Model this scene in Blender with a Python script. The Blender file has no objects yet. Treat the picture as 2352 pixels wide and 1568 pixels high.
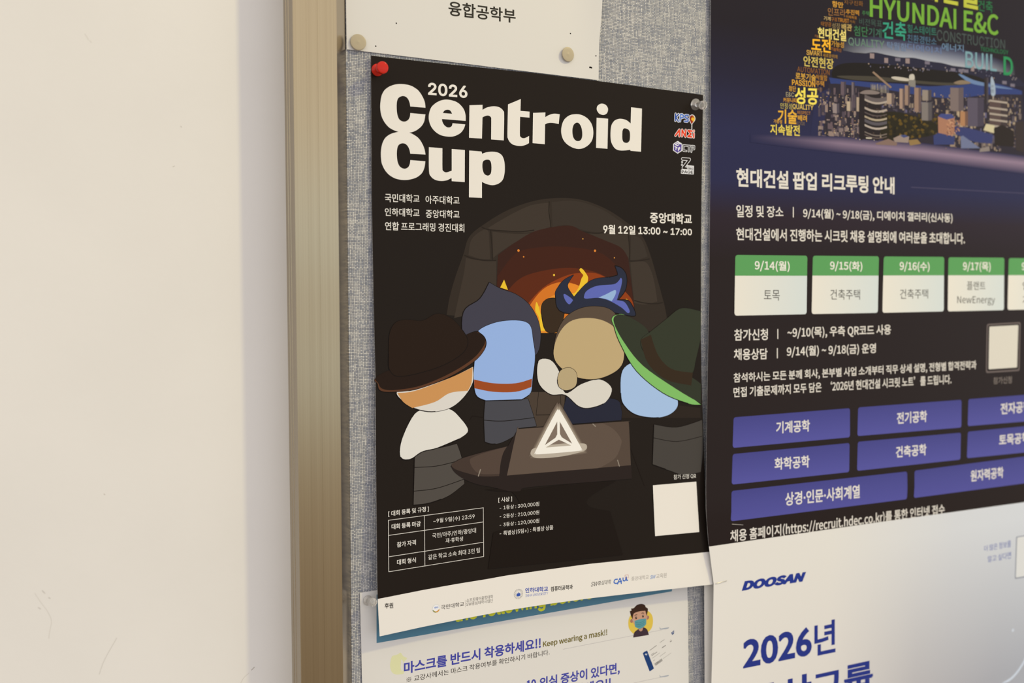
import bpy, bmesh, math, random
from mathutils import Matrix, Vector
from mathutils.geometry import tessellate_polygon

# ---------------------------------------------------------------- camera, light, exposure
# Board coordinates are millimetres on the fabric of the bulletin board: x to the right,
# y up, h out of the wall.  World metres: (x, -h, y + 1500) / 1000.
EYE = 1.5
scn = bpy.context.scene
COL = scn.collection
cam_d = bpy.data.cameras.new('camera'); cam = bpy.data.objects.new('camera', cam_d); COL.objects.link(cam)
rot = Matrix([[0.895171, 0.026225, -0.4449506], [-0.4457218, 0.0548336, -0.8934906], [0.0009664, 0.9981511, 0.0607745]])
cam.matrix_world = Matrix.Translation((0, -673.88/1000, EYE)) @ rot.to_4x4()
cam_d.sensor_width = 36; cam_d.lens = 33.6896; cam_d.clip_start = 0.01
cam_d.dof.use_dof = True; cam_d.dof.aperture_fstop = 5.0
foc = Vector((0.33, 0, EYE+0.05)) - cam.location
cam_d.dof.focus_distance = foc.dot(-(rot.col[2]))
scn.camera = cam

scn.view_settings.view_transform = 'Standard'; scn.view_settings.look = 'None'
scn.view_settings.exposure = 0; scn.view_settings.gamma = 1

def lin(v):
    v /= 255.0
    return v/12.92 if v <= .04045 else ((v+.055)/1.055)**2.4

# the room beyond the camera: pale, a little cool, with brighter bands added near eye height for the metal frame to reflect
w = bpy.data.worlds.new('room_light'); scn.world = w; w.use_nodes = True
nt = w.node_tree; N = nt.nodes; L = nt.links
bg = N['Background']
tc = N.new('ShaderNodeTexCoord'); sx = N.new('ShaderNodeSeparateXYZ'); L.new(tc.outputs['Generated'], sx.inputs[0])
mr = N.new('ShaderNodeMapRange'); mr.inputs[1].default_value = -1; mr.inputs[2].default_value = 1; L.new(sx.outputs['Z'], mr.inputs[0])
rp = N.new('ShaderNodeValToRGB'); L.new(mr.outputs[0], rp.inputs[0])
WR = [(0.0, (.43,.35,.29)), (.30, (.38,.30,.23)), (.40, (.55,.47,.39)), (.44,(.82,.84,.84)), (.457,(.95,1.05,1.15)), (.478,(.84,.82,.79)), (.50,(.84,.80,.76)), (.515,(1.02,1.14,1.26)), (.535,(1.05,1.14,1.24)), (.58,(1.07,1.0,.93)), (1.0,(1.14,1.03,.985))]
while len(rp.color_ramp.elements) < len(WR): rp.color_ramp.elements.new(.5)
for e, (p_, c_) in zip(rp.color_ramp.elements, WR): e.position = p_; e.color = (*c_, 1)
L.new(rp.outputs[0], bg.inputs[0]); bg.inputs[1].default_value = 1.0

# warm ceiling lamp, high on the right
ld = bpy.data.lights.new('ceiling_lamp', 'AREA'); ld.shape = 'DISK'; ld.size = .13; ld.energy = 22; ld.color = (1, .85, .36)
lamp = bpy.data.objects.new('ceiling_lamp', ld); COL.objects.link(lamp)
lamp.location = (.30+1.35, -1.25, EYE+1.5)
lamp.rotation_euler = (Vector((.30, 0, EYE)) - lamp.location).to_track_quat('-Z', 'Y').to_euler()

# ---------------------------------------------------------------- how far each sheet stands off the fabric (mm)

def clamp01(v): return 0. if v < 0 else (1. if v > 1 else v)
def h_notice(x, y):
    return 1.0 + 3.0*clamp01((x-385)/30.)**2*clamp01((y-150)/80.)
def h_event(x, y):
    t = clamp01((60-y)/320.)
    return 2.2 + 9.0*t*t
def h_recruit(x, y):
    t = clamp01((60-y)/260.)
    return 3.2 + 10.0*t*t
def h_mask(x, y): return 0.9
def h_flyer(x, y): return 14.0 - 4.0*clamp01((-230-y)/200.)
def h_blank(x, y): return 5.0
def h_board(x, y): return 0.0
def h_wall(x, y): return -15.5
SURF = dict(notice=h_notice, event=h_event, recruit=h_recruit, mask=h_mask, flyer=h_flyer, blank=h_blank, board=h_board, wall=h_wall)


# ---------------------------------------------------------------- materials
WHITE = (lin(236)/.86, lin(226)/.86, lin(212)/.86)       # how white paper photographs here
def hexcol(c, k=1.0):
    c = c.lstrip('#')
    return tuple(min(.95, k*lin(int(c[i:i+2], 16))/WHITE[i//2]) for i in (0, 2, 4))
MATS = {}
def principled(name, base=(.8,.8,.8), rough=.5, spec=.3, metal=0.):
    m = bpy.data.materials.new(name); m.use_nodes = True
    b = m.node_tree.nodes['Principled BSDF']
    b.inputs['Base Color'].default_value = (*base, 1); b.inputs['Roughness'].default_value = rough
    b.inputs['Specular IOR Level'].default_value = spec; b.inputs['Metallic'].default_value = metal
    return m
def ink(c, spec=.08, rough=.3):
    k = (c, spec, rough)
    if k not in MATS:
        base = tuple(max(0., v - .004) for v in hexcol(c))
        MATS[k] = principled('ink_' + c.lstrip('#'), base, rough, spec)
    return MATS[k]
def picture_ink():
    if 'pic' not in MATS:
        m = principled('ink_picture', rough=.3, spec=.08)
        a = m.node_tree.nodes.new('ShaderNodeVertexColor'); a.layer_name = 'ink'
        m.node_tree.links.new(a.outputs[0], m.node_tree.nodes['Principled BSDF'].inputs['Base Color'])
        MATS['pic'] = m
    return MATS['pic']
def math_node(nt, op, a, b=None, c=None):
    n = nt.nodes.new('ShaderNodeMath'); n.operation = op
    for i, v in enumerate((a, b, c)):
        if v is None: continue
        if isinstance(v, (int, float)): n.inputs[i].default_value = v
        else: nt.links.new(v, n.inputs[i])
    return n.outputs[0]
def obj_xyz(nt, scale=1000.):
    t = nt.nodes.new('ShaderNodeTexCoord'); s = nt.nodes.new('ShaderNodeSeparateXYZ'); nt.links.new(t.outputs['Object'], s.inputs[0])
    return t, [math_node(nt, 'MULTIPLY', s.outputs[i], scale) for i in range(3)]
def ramp(nt, fac, stops, interp='LINEAR'):
    r = nt.nodes.new('ShaderNodeValToRGB'); nt.links.new(fac, r.inputs[0]); r.color_ramp.interpolation = interp
    while len(r.color_ramp.elements) < len(stops): r.color_ramp.elements.new(.5)
    for e, (p_, c_) in zip(r.color_ramp.elements, stops): e.position = p_; e.color = (*c_, 1)
    return r.outputs[0]

def mat_weave():
    m = principled('woven_fabric', rough=.9, spec=.1); nt = m.node_tree; b = nt.nodes['Principled BSDF']
    t, (x, y, z) = obj_xyz(nt)
    # slight waviness of the threads
    nz = nt.nodes.new('ShaderNodeTexNoise'); nz.inputs['Scale'].default_value = 160; nz.inputs['Detail'].default_value = 2; nt.links.new(t.outputs['Object'], nz.inputs['Vector'])
    sp = nt.nodes.new('ShaderNodeSeparateColor'); nt.links.new(nz.outputs['Color'], sp.inputs[0])
    u = math_node(nt, 'MULTIPLY_ADD', x, 1/1.28, math_node(nt, 'MULTIPLY', sp.outputs[0], .45))
    v = math_node(nt, 'MULTIPLY_ADD', z, 1/1.12, math_node(nt, 'MULTIPLY', sp.outputs[1], .45))
    iu, iv = math_node(nt, 'FLOOR', u), math_node(nt, 'FLOOR', v)
    fu, fv = math_node(nt, 'FRACT', u), math_node(nt, 'FRACT', v)
    over = math_node(nt, 'MODULO', math_node(nt, 'ABSOLUTE', math_node(nt, 'ADD', iu, iv)), 2.0)
    def wn(a, bb):
        c = nt.nodes.new('ShaderNodeCombineXYZ'); nt.links.new(a, c.inputs[0]); nt.links.new(bb, c.inputs[1])
        n = nt.nodes.new('ShaderNodeTexWhiteNoise'); n.noise_dimensions = '2D'; nt.links.new(c.outputs[0], n.inputs['Vector'])
        return n.outputs['Value']
    wa = wn(iu, math_node(nt, 'FLOOR', math_node(nt, 'MULTIPLY_ADD', v, .16, wn(iu, iu))))
    we = wn(math_node(nt, 'ADD', iv, 300.), math_node(nt, 'FLOOR', math_node(nt, 'MULTIPLY_ADD', u, .16, wn(iv, iv))))
    rnd = nt.nodes.new('ShaderNodeMix'); nt.links.new(over, rnd.inputs[0]); nt.links.new(wa, rnd.inputs[2]); nt.links.new(we, rnd.inputs[3])
    nl = nt.nodes.new('ShaderNodeTexNoise'); nl.inputs['Scale'].default_value = 90; nt.links.new(t.outputs['Object'], nl.inputs['Vector'])
    fac = math_node(nt, 'ADD', rnd.outputs[0], math_node(nt, 'MULTIPLY_ADD', nl.outputs[0], .16, -.08))
    thread = ramp(nt, fac, [(0, (.31,.335,.40)), (.35, (.44,.455,.495)), (.65, (.55,.555,.57)), (1, (.72,.72,.72))])
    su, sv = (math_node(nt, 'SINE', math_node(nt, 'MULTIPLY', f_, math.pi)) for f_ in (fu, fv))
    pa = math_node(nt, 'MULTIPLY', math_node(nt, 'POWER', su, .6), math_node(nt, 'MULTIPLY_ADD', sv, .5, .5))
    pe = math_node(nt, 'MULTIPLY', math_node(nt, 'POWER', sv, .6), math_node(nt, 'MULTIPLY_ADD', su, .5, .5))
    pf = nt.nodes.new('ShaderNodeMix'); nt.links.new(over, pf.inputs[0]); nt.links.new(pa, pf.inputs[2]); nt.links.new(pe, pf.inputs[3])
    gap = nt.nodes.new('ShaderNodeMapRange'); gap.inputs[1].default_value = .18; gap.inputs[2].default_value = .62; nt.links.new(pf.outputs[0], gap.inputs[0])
    mx = nt.nodes.new('ShaderNodeMix'); mx.data_type = 'RGBA'; nt.links.new(gap.outputs[0], mx.inputs[0]); mx.inputs[6].default_value = (.085,.10,.15,1); nt.links.new(thread, mx.inputs[7])  # shade between the threads, painted in as a dark navy tone
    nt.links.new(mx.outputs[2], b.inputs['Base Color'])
    bp = nt.nodes.new('ShaderNodeBump'); bp.inputs['Strength'].default_value = .8; bp.inputs['Distance'].default_value = .0005
    nt.links.new(pf.outputs[0], bp.inputs['Height']); nt.links.new(bp.outputs[0], b.inputs['Normal'])
    return m
def mat_wall():
    m = principled('painted_plaster', (.80,.80,.80), .7, .2); nt = m.node_tree; b = nt.nodes['Principled BSDF']
    t = nt.nodes.new('ShaderNodeTexCoord')
    a = nt.nodes.new('ShaderNodeTexNoise'); a.inputs['Scale'].default_value = 220; a.inputs['Detail'].default_value = 4; nt.links.new(t.outputs['Object'], a.inputs['Vector'])
    g = nt.nodes.new('ShaderNodeTexNoise'); g.inputs['Scale'].default_value = 9; g.inputs['Detail'].default_value = 6; nt.links.new(t.outputs['Object'], g.inputs['Vector'])
    c = ramp(nt, g.outputs[0], [(.25, (.765,.76,.755)), (.6, (.797,.792,.787))]); nt.links.new(c, b.inputs['Base Color'])
    bp = nt.nodes.new('ShaderNodeBump'); bp.inputs['Strength'].default_value = .12; bp.inputs['Distance'].default_value = .0006
    nt.links.new(a.outputs[0], bp.inputs['Height']); nt.links.new(bp.outputs[0], b.inputs['Normal'])
    return m
def mat_aluminium(rough=.3):
    m = principled('anodised_aluminium', (.44,.365,.24), rough, .5, 1.); nt = m.node_tree; b = nt.nodes['Principled BSDF']
    t = nt.nodes.new('ShaderNodeTexCoord'); mp = nt.nodes.new('ShaderNodeMapping'); mp.inputs['Scale'].default_value = (900, 900, 1.5); nt.links.new(t.outputs['Object'], mp.inputs[0])
    n = nt.nodes.new('ShaderNodeTexNoise'); n.inputs['Scale'].default_value = 1; n.inputs['Detail'].default_value = 3; nt.links.new(mp.outputs[0], n.inputs['Vector'])
    c = ramp(nt, n.outputs[0], [(.3, (.42,.345,.225)), (.7, (.46,.385,.255))]); nt.links.new(c, b.inputs['Base Color'])
    bp = nt.nodes.new('ShaderNodeBump'); bp.inputs['Strength'].default_value = .06; bp.inputs['Distance'].default_value = .0002
    nt.links.new(n.outputs[0], bp.inputs['Height']); nt.links.new(bp.outputs[0], b.inputs['Normal'])
    return m
def mat_paper(name, stops=None, axis=2, lo=0., hi=1., base=(.86,.86,.86), rough=.5, spec=.2):
    """paper; with stops its printed ground colour runs along one axis of the sheet (mm)"""
    m = principled(name, base, rough, spec); nt = m.node_tree; b = nt.nodes['Principled BSDF']
    t, xyz = obj_xyz(nt)
    if stops:
        r = nt.nodes.new('ShaderNodeMapRange'); r.inputs[1].default_value = lo; r.inputs[2].default_value = hi; nt.links.new(xyz[axis], r.inputs[0])
        nt.links.new(ramp(nt, r.outputs[0], stops), b.inputs['Base Color'])
    n = nt.nodes.new('ShaderNodeTexNoise'); n.inputs['Scale'].default_value = 14; n.inputs['Detail'].default_value = 3; nt.links.new(t.outputs['Object'], n.inputs['Vector'])
    bp = nt.nodes.new('ShaderNodeBump'); bp.inputs['Strength'].default_value = .08; bp.inputs['Distance'].default_value = .002
    nt.links.new(n.outputs[0], bp.inputs['Height']); nt.links.new(bp.outputs[0], b.inputs['Normal'])
    return m

# ---------------------------------------------------------------- objects
def tag(o, label, cat, group=None):
    o['label'] = label; o['category'] = cat
    if group: o['group'] = group
    return o
def to_world(x, y, h): return (x/1000., -h/1000., y/1000. + EYE)
def link(name, me, mats, parent=None):
    o = bpy.data.objects.new(name, me); COL.objects.link(o)
    for m in mats: me.materials.append(m)
    if parent: o.parent = parent
    return o
def mesh_obj(name, bm, mats, parent=None, smooth=False):
    me = bpy.data.meshes.new(name)
    if smooth:
        for f_ in bm.faces: f_.smooth = True
    bm.to_mesh(me); bm.free()
    return link(name, me, mats, parent)

def resample(poly, n):
    d = [0.]
    for a, b in zip(poly, poly[1:]): d.append(d[-1] + math.hypot(b[0]-a[0], b[1]-a[1]))
    out = []; k = 0
    for i in range(n+1):
        s = d[-1]*i/n
        while k < len(poly)-2 and d[k+1] < s: k += 1
        t = (s-d[k])/max(1e-9, d[k+1]-d[k])
        out.append((poly[k][0]+t*(poly[k+1][0]-poly[k][0]), poly[k][1]+t*(poly[k+1][1]-poly[k][1])))
    return out
def sheet(name, key, top, right, bottom, left, nu, nv, mat, thick=.2, back=None):
    """a sheet of paper: a Coons patch between its four edges (mm), lifted off the board by its curl"""
    T, B, Lf, Rt = resample(top, nu), resample(bottom, nu), resample(left, nv), resample(right, nv)
    h = SURF[key]; bm = bmesh.new(); F = []; K = []
    for j in range(nv+1):
        v = j/nv; rowf = []; rowb = []
        for i in range(nu+1):
            u = i/nu
            c = [ (1-v)*T[i][k] + v*B[i][k] + (1-u)*Lf[j][k] + u*Rt[j][k]
                  - ((1-u)*(1-v)*T[0][k] + u*(1-v)*T[-1][k] + (1-u)*v*B[0][k] + u*v*B[-1][k]) for k in (0, 1)]
            hh = h(*c)
            rowf.append(bm.verts.new(to_world(c[0], c[1], hh))); rowb.append(bm.verts.new(to_world(c[0], c[1], hh-thick)))
        F.append(rowf); K.append(rowb)
    for j in range(nv):
        for i in range(nu):
            bm.faces.new((F[j][i], F[j+1][i], F[j+1][i+1], F[j][i+1])).smooth = True
            f_ = bm.faces.new((K[j][i], K[j][i+1], K[j+1][i+1], K[j+1][i])); f_.smooth = True; f_.material_index = 1
    nv_ = lambda v_: bm.verts.new(v_.co)            # the cut edge has its own vertices, so the face stays evenly shaded to its border
    for A, Bk in ([F[0], K[0]], [F[nv][::-1], K[nv][::-1]], [[r_[0] for r_ in F][::-1], [r_[0] for r_ in K][::-1]], [[r_[-1] for r_ in F], [r_[-1] for r_ in K]]):
        A2, B2 = [nv_(v_) for v_ in A], [nv_(v_) for v_ in Bk]
        for i in range(len(A2)-1): bm.faces.new((A2[i], A2[i+1], B2[i+1], B2[i])).material_index = 1
    o = mesh_obj(name, bm, [mat, back or PAPER_BACK])
    return o
PAPER_BACK = principled('paper_edge', (.82,.82,.82), .7, .2)

# ---- printing on a sheet
FONTS = {}
def font(which):
    if which not in FONTS:
        f_ = None
        try:
            fn = {'inter': 'Inter.woff2', 'noto': 'Noto Sans CJK Regular.woff2'}.get(which)
            if fn: f_ = bpy.data.fonts.load(bpy.utils.system_resource('DATAFILES', path='fonts') + '/' + fn)
        except Exception: f_ = None
        FONTS[which] = f_
    return FONTS[which]
FACE = {'inter': 1.434, 'noto': 2.85, 'builtin': 1.0}      # size that gives each face the same em
GLYPHS = {}
def face_mesh(s, bold, which):
    if (s, which) not in GLYPHS:
        cu = bpy.data.curves.new('lettering', 'FONT'); cu.body = s; cu.resolution_u = 4
        f_ = font(which)
        if f_: cu.font = f_; cu.size = FACE[which]
        else: cu.size = 1
        o = bpy.data.objects.new('lettering', cu); COL.objects.link(o)
        ev = o.evaluated_get(bpy.context.evaluated_depsgraph_get()); me = ev.to_mesh()
        vs = [(v.co.x, v.co.y) for v in me.vertices]; fs = [tuple(p.vertices) for p in me.polygons]
        ev.to_mesh_clear(); bpy.data.objects.remove(o); bpy.data.curves.remove(cu)
        GLYPHS[(s, which)] = (vs, fs)
    vs, fs = GLYPHS[(s, which)]
    return (vs, fs) if bold <= 0 else embolden(vs, fs, min(bold, .08) if s.isascii() else min(.85*bold, .028))
def embolden(vs, fs, r):
    """grow lettering by r all round: a band along every outline edge, mitred at the corners"""
    E = {}
    for f_ in fs:
        a = sum(vs[f_[i]][0]*vs[f_[(i+1) % len(f_)]][1] - vs[f_[(i+1) % len(f_)]][0]*vs[f_[i]][1] for i in range(len(f_)))
        g = f_ if a > 0 else f_[::-1]
        for i in range(len(g)): E[(g[i], g[(i+1) % len(g)])] = 1
    V, F = list(vs), list(fs); into, outof = {}, {}
    for (a, b) in list(E):
        if (b, a) in E: continue
        dx, dy = vs[b][0]-vs[a][0], vs[b][1]-vs[a][1]; l = math.hypot(dx, dy)
        if l < 1e-7: continue
        n = (dy/l*r, -dx/l*r); o = len(V)
        z = .05 + .03*(len(F) % 37)             # bands that cross at inner corners never share one plane
        V += [(vs[a][0]+n[0], vs[a][1]+n[1], z), (vs[b][0]+n[0], vs[b][1]+n[1], z)]; F.append((a, o, o+1, b))
        into[b] = (n, o+1); outof[a] = (n, o)
    for v in into:
        if v not in outof: continue
        (n1, i1), (n2, i2) = into[v], outof[v]
        if n1[0]*n2[1] - n1[1]*n2[0] <= 1e-9: continue           # concave: the bands already overlap
        d = (n1[0]*n2[0] + n1[1]*n2[1])/(r*r)
        if d > -.2:
            k = 1/(1+d); o = len(V); V.append((vs[v][0]+(n1[0]+n2[0])*k, vs[v][1]+(n1[1]+n2[1])*k, .05)); F.append((v, i1, o, i2))
        else: F.append((v, i1, i2))
    return V, F
def advance(s, which):
    return max(v[0] for v in face_mesh(s + '.', 0, which)[0]) - max(v[0] for v in face_mesh('.', 0, which)[0])
def glyph_mesh(s, bold, which):
    """outline lettering; with 'inter', Hangul runs still come from the CJK face"""
    if which != 'inter': return face_mesh(s, bold, which)
    runs = []
    for ch in s:
        k = 'noto' if ord(ch) >= 0x2000 and ch not in '‘’' else ('inter' if ch != ' ' else (runs[-1][0] if runs else 'inter'))
        if runs and runs[-1][0] == k: runs[-1][1] += ch
        else: runs.append([k, ch])
    V, F, x = [], [], 0.
    for k, r in runs:
        vs, fs = face_mesh(r, bold, k); o = len(V)
        V += [(v_[0]+x, *v_[1:]) for v_ in vs]; F += [tuple(o+i for i in f_) for f_ in fs]
        if len(runs) > 1: x += advance(r, k)
    return V, F
def smooth(pts, step=5, closed=True):
    """closed Catmull-Rom through the points; points with a third value are corners"""
    n = len(pts); out = []
    rng = range(n) if closed else range(n-1)
    for i in rng:
        p1, p2 = pts[i], pts[(i+1) % n]
        c1, c2 = len(p1) > 2, len(p2) > 2
        if not closed: c1 = c1 or i == 0; c2 = c2 or i == n-2
        p0 = p1 if c1 else pts[i-1]; p3 = p2 if c2 else pts[(i+2) % n]
        out.append((p1[0], p1[1]))
        if c1 and c2: continue
        for k in range(1, step):
            t = k/step; r = []
            for a in (0, 1):
                m1 = (p2[a]-p0[a])*.5; m2 = (p3[a]-p1[a])*.5
                r.append((2*t**3-3*t*t+1)*p1[a] + (t**3-2*t*t+t)*m1 + (-2*t**3+3*t*t)*p2[a] + (t**3-t*t)*m2)
            out.append(tuple(r))
    if not closed: out.append(pts[-1][:2])
    return out
def bil(q, u, v):
    """point in a quad given as top-left, top-right, bottom-right, bottom-left"""
    return tuple((1-v)*((1-u)*q[0][k]+u*q[1][k]) + v*((1-u)*q[3][k]+u*q[2][k]) for k in (0, 1))

class Print:
    """one printed element of a sheet: flat inked shapes in board mm that follow the sheet's curl"""
    def __init__(s, parent, key, name, base=0):
        s.parent, s.key, s.name, s.base = parent, key, name, base
        s.n = 0; s.V = []; s.F = []; s.M = []; s.mats = []; s.cols = []
    def _mi(s, mat):
        if mat not in s.mats: s.mats.append(mat)
        return s.mats.index(mat)
    def add(s, mat, vs, fs, layer=0, cols=None):
        if isinstance(mat, str): mat = ink(mat)
        mi = s._mi(mat); o = len(s.V)
        s.n += 1; layer += .004*s.n            # no two pieces of print lie in exactly one plane
        s.V += [(v_[0], v_[1], layer + (v_[2] if len(v_) > 2 else 0)) for v_ in vs]
        s.cols += cols if cols else [(0, 0, 0)]*len(vs)
        for f_ in fs:
            a = sum(vs[f_[i]][0]*vs[f_[(i+1) % len(f_)]][1] - vs[f_[(i+1) % len(f_)]][0]*vs[f_[i]][1] for i in range(len(f_)))
            if abs(a) < 1e-7: continue
            s.F.append(tuple(o+i for i in (f_ if a > 0 else f_[::-1]))); s.M.append(mi)
        return s
    def poly(s, mat, pts, layer=0, holes=(), curve=True):
        loops = [smooth(p_) if curve else [q_[:2] for q_ in p_] for p_ in (pts, *holes)]
        tri = tessellate_polygon([[Vector((x, y, 0)) for x, y in l] for l in loops])
        return s.add(mat, [p_ for l in loops for p_ in l], tri, layer)
    def quad(s, mat, q, layer=0): return s.add(mat, [p_[:2] for p_ in q], [(0, 1, 2, 3)], layer)
    def shade(s, q, cols, layer=0, nu=1, nv=1):
        """a quad of picture print, colours given at its four corners"""
        C = [hexcol(c, .8) if isinstance(c, str) else c for c in cols]
        vs = []; cc = []
        for j in range(nv+1):
            for i in range(nu+1):
                u, v = i/nu, j/nv; vs.append(bil(q, u, v))
                cc.append(tuple((1-v)*((1-u)*C[0][k]+u*C[1][k]) + v*((1-u)*C[3][k]+u*C[2][k]) for k in range(3)))
        fs = [(j*(nu+1)+i, (j+1)*(nu+1)+i, (j+1)*(nu+1)+i+1, j*(nu+1)+i+1) for j in range(nv) for i in range(nu)]
        return s.add(picture_ink(), vs, fs, layer, cc)
    def pic(s, col, pts, layer=0, curve=False):
        """a flat patch of picture print"""
        loop = smooth(pts) if curve else [p_[:2] for p_ in pts]
        tri = tessellate_polygon([[Vector((x, y, 0)) for x, y in loop]])
        c = hexcol(col, .8) if isinstance(col, str) else col
        return s.add(picture_ink(), loop, tri, layer, [c]*len(loop))
    def rrect(s, mat, q, r, layer=0, round_bottom=True, grad=None):
        """rounded rectangle in a quad, corner radius r (mm)"""
        w = math.hypot(q[1][0]-q[0][0], q[1][1]-q[0][1]); h = math.hypot(q[3][0]-q[0][0], q[3][1]-q[0][1])
        uv = []
        for cx, cy, a0, rd in ((1, 0, -90, 1), (1, 1, 0, round_bottom), (0, 1, 90, round_bottom), (0, 0, 180, 1)):
            ru, rv = (r/w, r/h) if rd else (0, 0)
            for k in range(7 if rd else 1):
                a = math.radians(a0+15*k)
                uv.append((cx + (ru*(math.cos(a)-1) if cx else ru*(1+math.cos(a))), cy + (rv*(math.sin(a)-1) if cy else rv*(1+math.sin(a)))))
        if grad is None: return s.add(mat, [bil(q, *p_) for p_ in uv], [tuple(range(len(uv)))], layer)
        C = [hexcol(c) for c in grad[1]]; t = [p_[grad[0]] for p_ in uv]
        return s.add(picture_ink(), [bil(q, *p_) for p_ in uv], [tuple(range(len(uv)))], layer, [tuple(C[0][k]*(1-a)+C[1][k]*a for k in range(3)) for a in t])
    def stroke(s, mat, pts, wd, layer=0, curve=False, cap=True):
        """a line of width wd mm with round ends and joints"""
        P = smooth(pts, 5, False) if curve else [p_[:2] for p_ in pts]
        k_ = 0
        for a, b in zip(P, P[1:]):
            dx, dy = b[0]-a[0], b[1]-a[1]; l = math.hypot(dx, dy) or 1; nx, ny = -dy/l*wd/2, dx/l*wd/2
            s.add(mat, [(a[0]+nx, a[1]+ny), (a[0]-nx, a[1]-ny), (b[0]-nx, b[1]-ny), (b[0]+nx, b[1]+ny)], [(0, 1, 2, 3)], layer + .02*k_)
            k_ += 1
        if cap:
            for i, c in enumerate(P): s.disc(mat, c, wd/2, layer + .02*k_ + .01*i, n=10)
        return s
    def disc(s, mat, c, r, layer=0, n=28, ry=None):
        ry = ry or r
        return s.add(mat, [(c[0]+r*math.cos(2*math.pi*i/n), c[1]+ry*math.sin(2*math.pi*i/n)) for i in range(n)], [tuple(range(n))], layer)
    def ring(s, mat, c, r0, r1, layer=0, n=40):
        o = [(c[0]+r_*math.cos(2*math.pi*i/n), c[1]+r_*math.sin(2*math.pi*i/n)) for r_ in (r0, r1) for i in range(n)]
        return s.add(mat, o, [(i, n+i, n+(i+1) % n, (i+1) % n) for i in range(n)], layer)
    def text(s, mat, body, q, bold=0., layer=0, which='inter'):
        """a line of lettering whose inked box fills the quad q"""
        vs, fs = glyph_mesh(body, bold, which)
        if not vs: return s
        x0, x1 = min(v[0] for v in vs), max(v[0] for v in vs); y0, y1 = min(v[1] for v in vs), max(v[1] for v in vs)
        return s.add(mat, [bil(q, (v[0]-x0)/(x1-x0), (y1-v[1])/(y1-y0)) + tuple(v[2:]) for v in vs], fs, layer)
    def build(s, cell=8., label=None):
        bm = bmesh.new(); cl = bm.verts.layers.float_color.new('ink_v')
        vv = []
        for (x, y, l), c in zip(s.V, s.cols):
            v = bm.verts.new((x, y, l)); v[cl] = (*c, 1); vv.append(v)
        for f_, m_ in zip(s.F, s.M):
            try: bm.faces.new([vv[i] for i in f_]).material_index = m_
            except ValueError: pass
        if s.key in ('event', 'recruit', 'notice'):
            for ax in (0, 1):
                lo, hi = min(v.co[ax] for v in bm.verts), max(v.co[ax] for v in bm.verts)
                if hi-lo < cell*1.3: continue
                k = math.floor(lo/cell)+1
                while k*cell < hi:
                    no = [0, 0, 0]; no[ax] = 1; co = [0, 0, 0]; co[ax] = k*cell
                    bmesh.ops.bisect_plane(bm, geom=bm.verts[:]+bm.edges[:]+bm.faces[:], plane_co=co, plane_no=no, dist=1e-5); k += 1
        h = SURF[s.key]
        for v in bm.verts: v.co = to_world(v.co.x, v.co.y, h(v.co.x, v.co.y) + .02 + .012*(s.base + v.co.z))
        for f_ in bm.faces: f_.smooth = True
        me = bpy.data.meshes.new(s.name); bm.to_mesh(me); bm.free()
        if any(m is MATS.get('pic') for m in s.mats):
            src = me.attributes['ink_v']; dst = me.color_attributes.new('ink', 'FLOAT_COLOR', 'POINT')
            buf = [0.]*(4*len(me.vertices)); src.data.foreach_get('color', buf); dst.data.foreach_set('color', buf)
        me.attributes.remove(me.attributes['ink_v'])
        o = link(s.name, me, s.mats, s.parent)
        if label: o['label'] = label
        return o

# ================================================================ the wall and the bulletin board
def prism(bm, prof, ax_pts, mi=0):
    """sweep a closed profile (list of point functions) between two stations"""
    A = [bm.verts.new(p_) for p_ in ax_pts(prof, 0)]; B = [bm.verts.new(p_) for p_ in ax_pts(prof, 1)]
    n = len(A)
    for i in range(n): bm.faces.new((A[i], A[(i+1) % n], B[(i+1) % n], B[i])).material_index = mi
    bm.faces.new(A[::-1]).material_index = mi; bm.faces.new(B).material_index = mi
    bmesh.ops.recalc_face_normals(bm, faces=bm.faces[:])
def box(bm, x0, x1, y0, y1, h0, h1):
    c = [bm.verts.new(to_world(x, y, h)) for h in (h0, h1) for y in (y0, y1) for x in (x0, x1)]
    for f_ in ((0,1,3,2), (4,6,7,5), (0,4,5,1), (2,3,7,6), (0,2,6,4), (1,5,7,3)): bm.faces.new([c[i] for i in f_])
    bmesh.ops.recalc_face_normals(bm, faces=bm.faces[:])

WALL_H = -15.5
bm = bmesh.new(); box(bm, -1500, 2600, -1500, 1300, -140, WALL_H)
wall = mesh_obj('wall_back', bm, [mat_wall()]); wall['kind'] = 'structure'

BX0, BX1, BY0, BY1 = 162.7, 1900., -900., 700.
board = bpy.data.objects.new('bulletin_board', None); COL.objects.link(board)
board.location = to_world(BX0, BY0, WALL_H); bpy.context.view_layer.update()
tag(board, 'large bulletin board of grey-blue woven fabric in a beige metal frame', 'bulletin board')
def keep(o, parent):
    o.parent = parent; o.matrix_parent_inverse = parent.matrix_world.inverted(); return o
bm = bmesh.new(); box(bm, BX0+25, BX1-25, BY0+25, BY1-25, WALL_H, 0)
keep(mesh_obj('fabric_panel', bm, [mat_weave()]), board)
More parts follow.
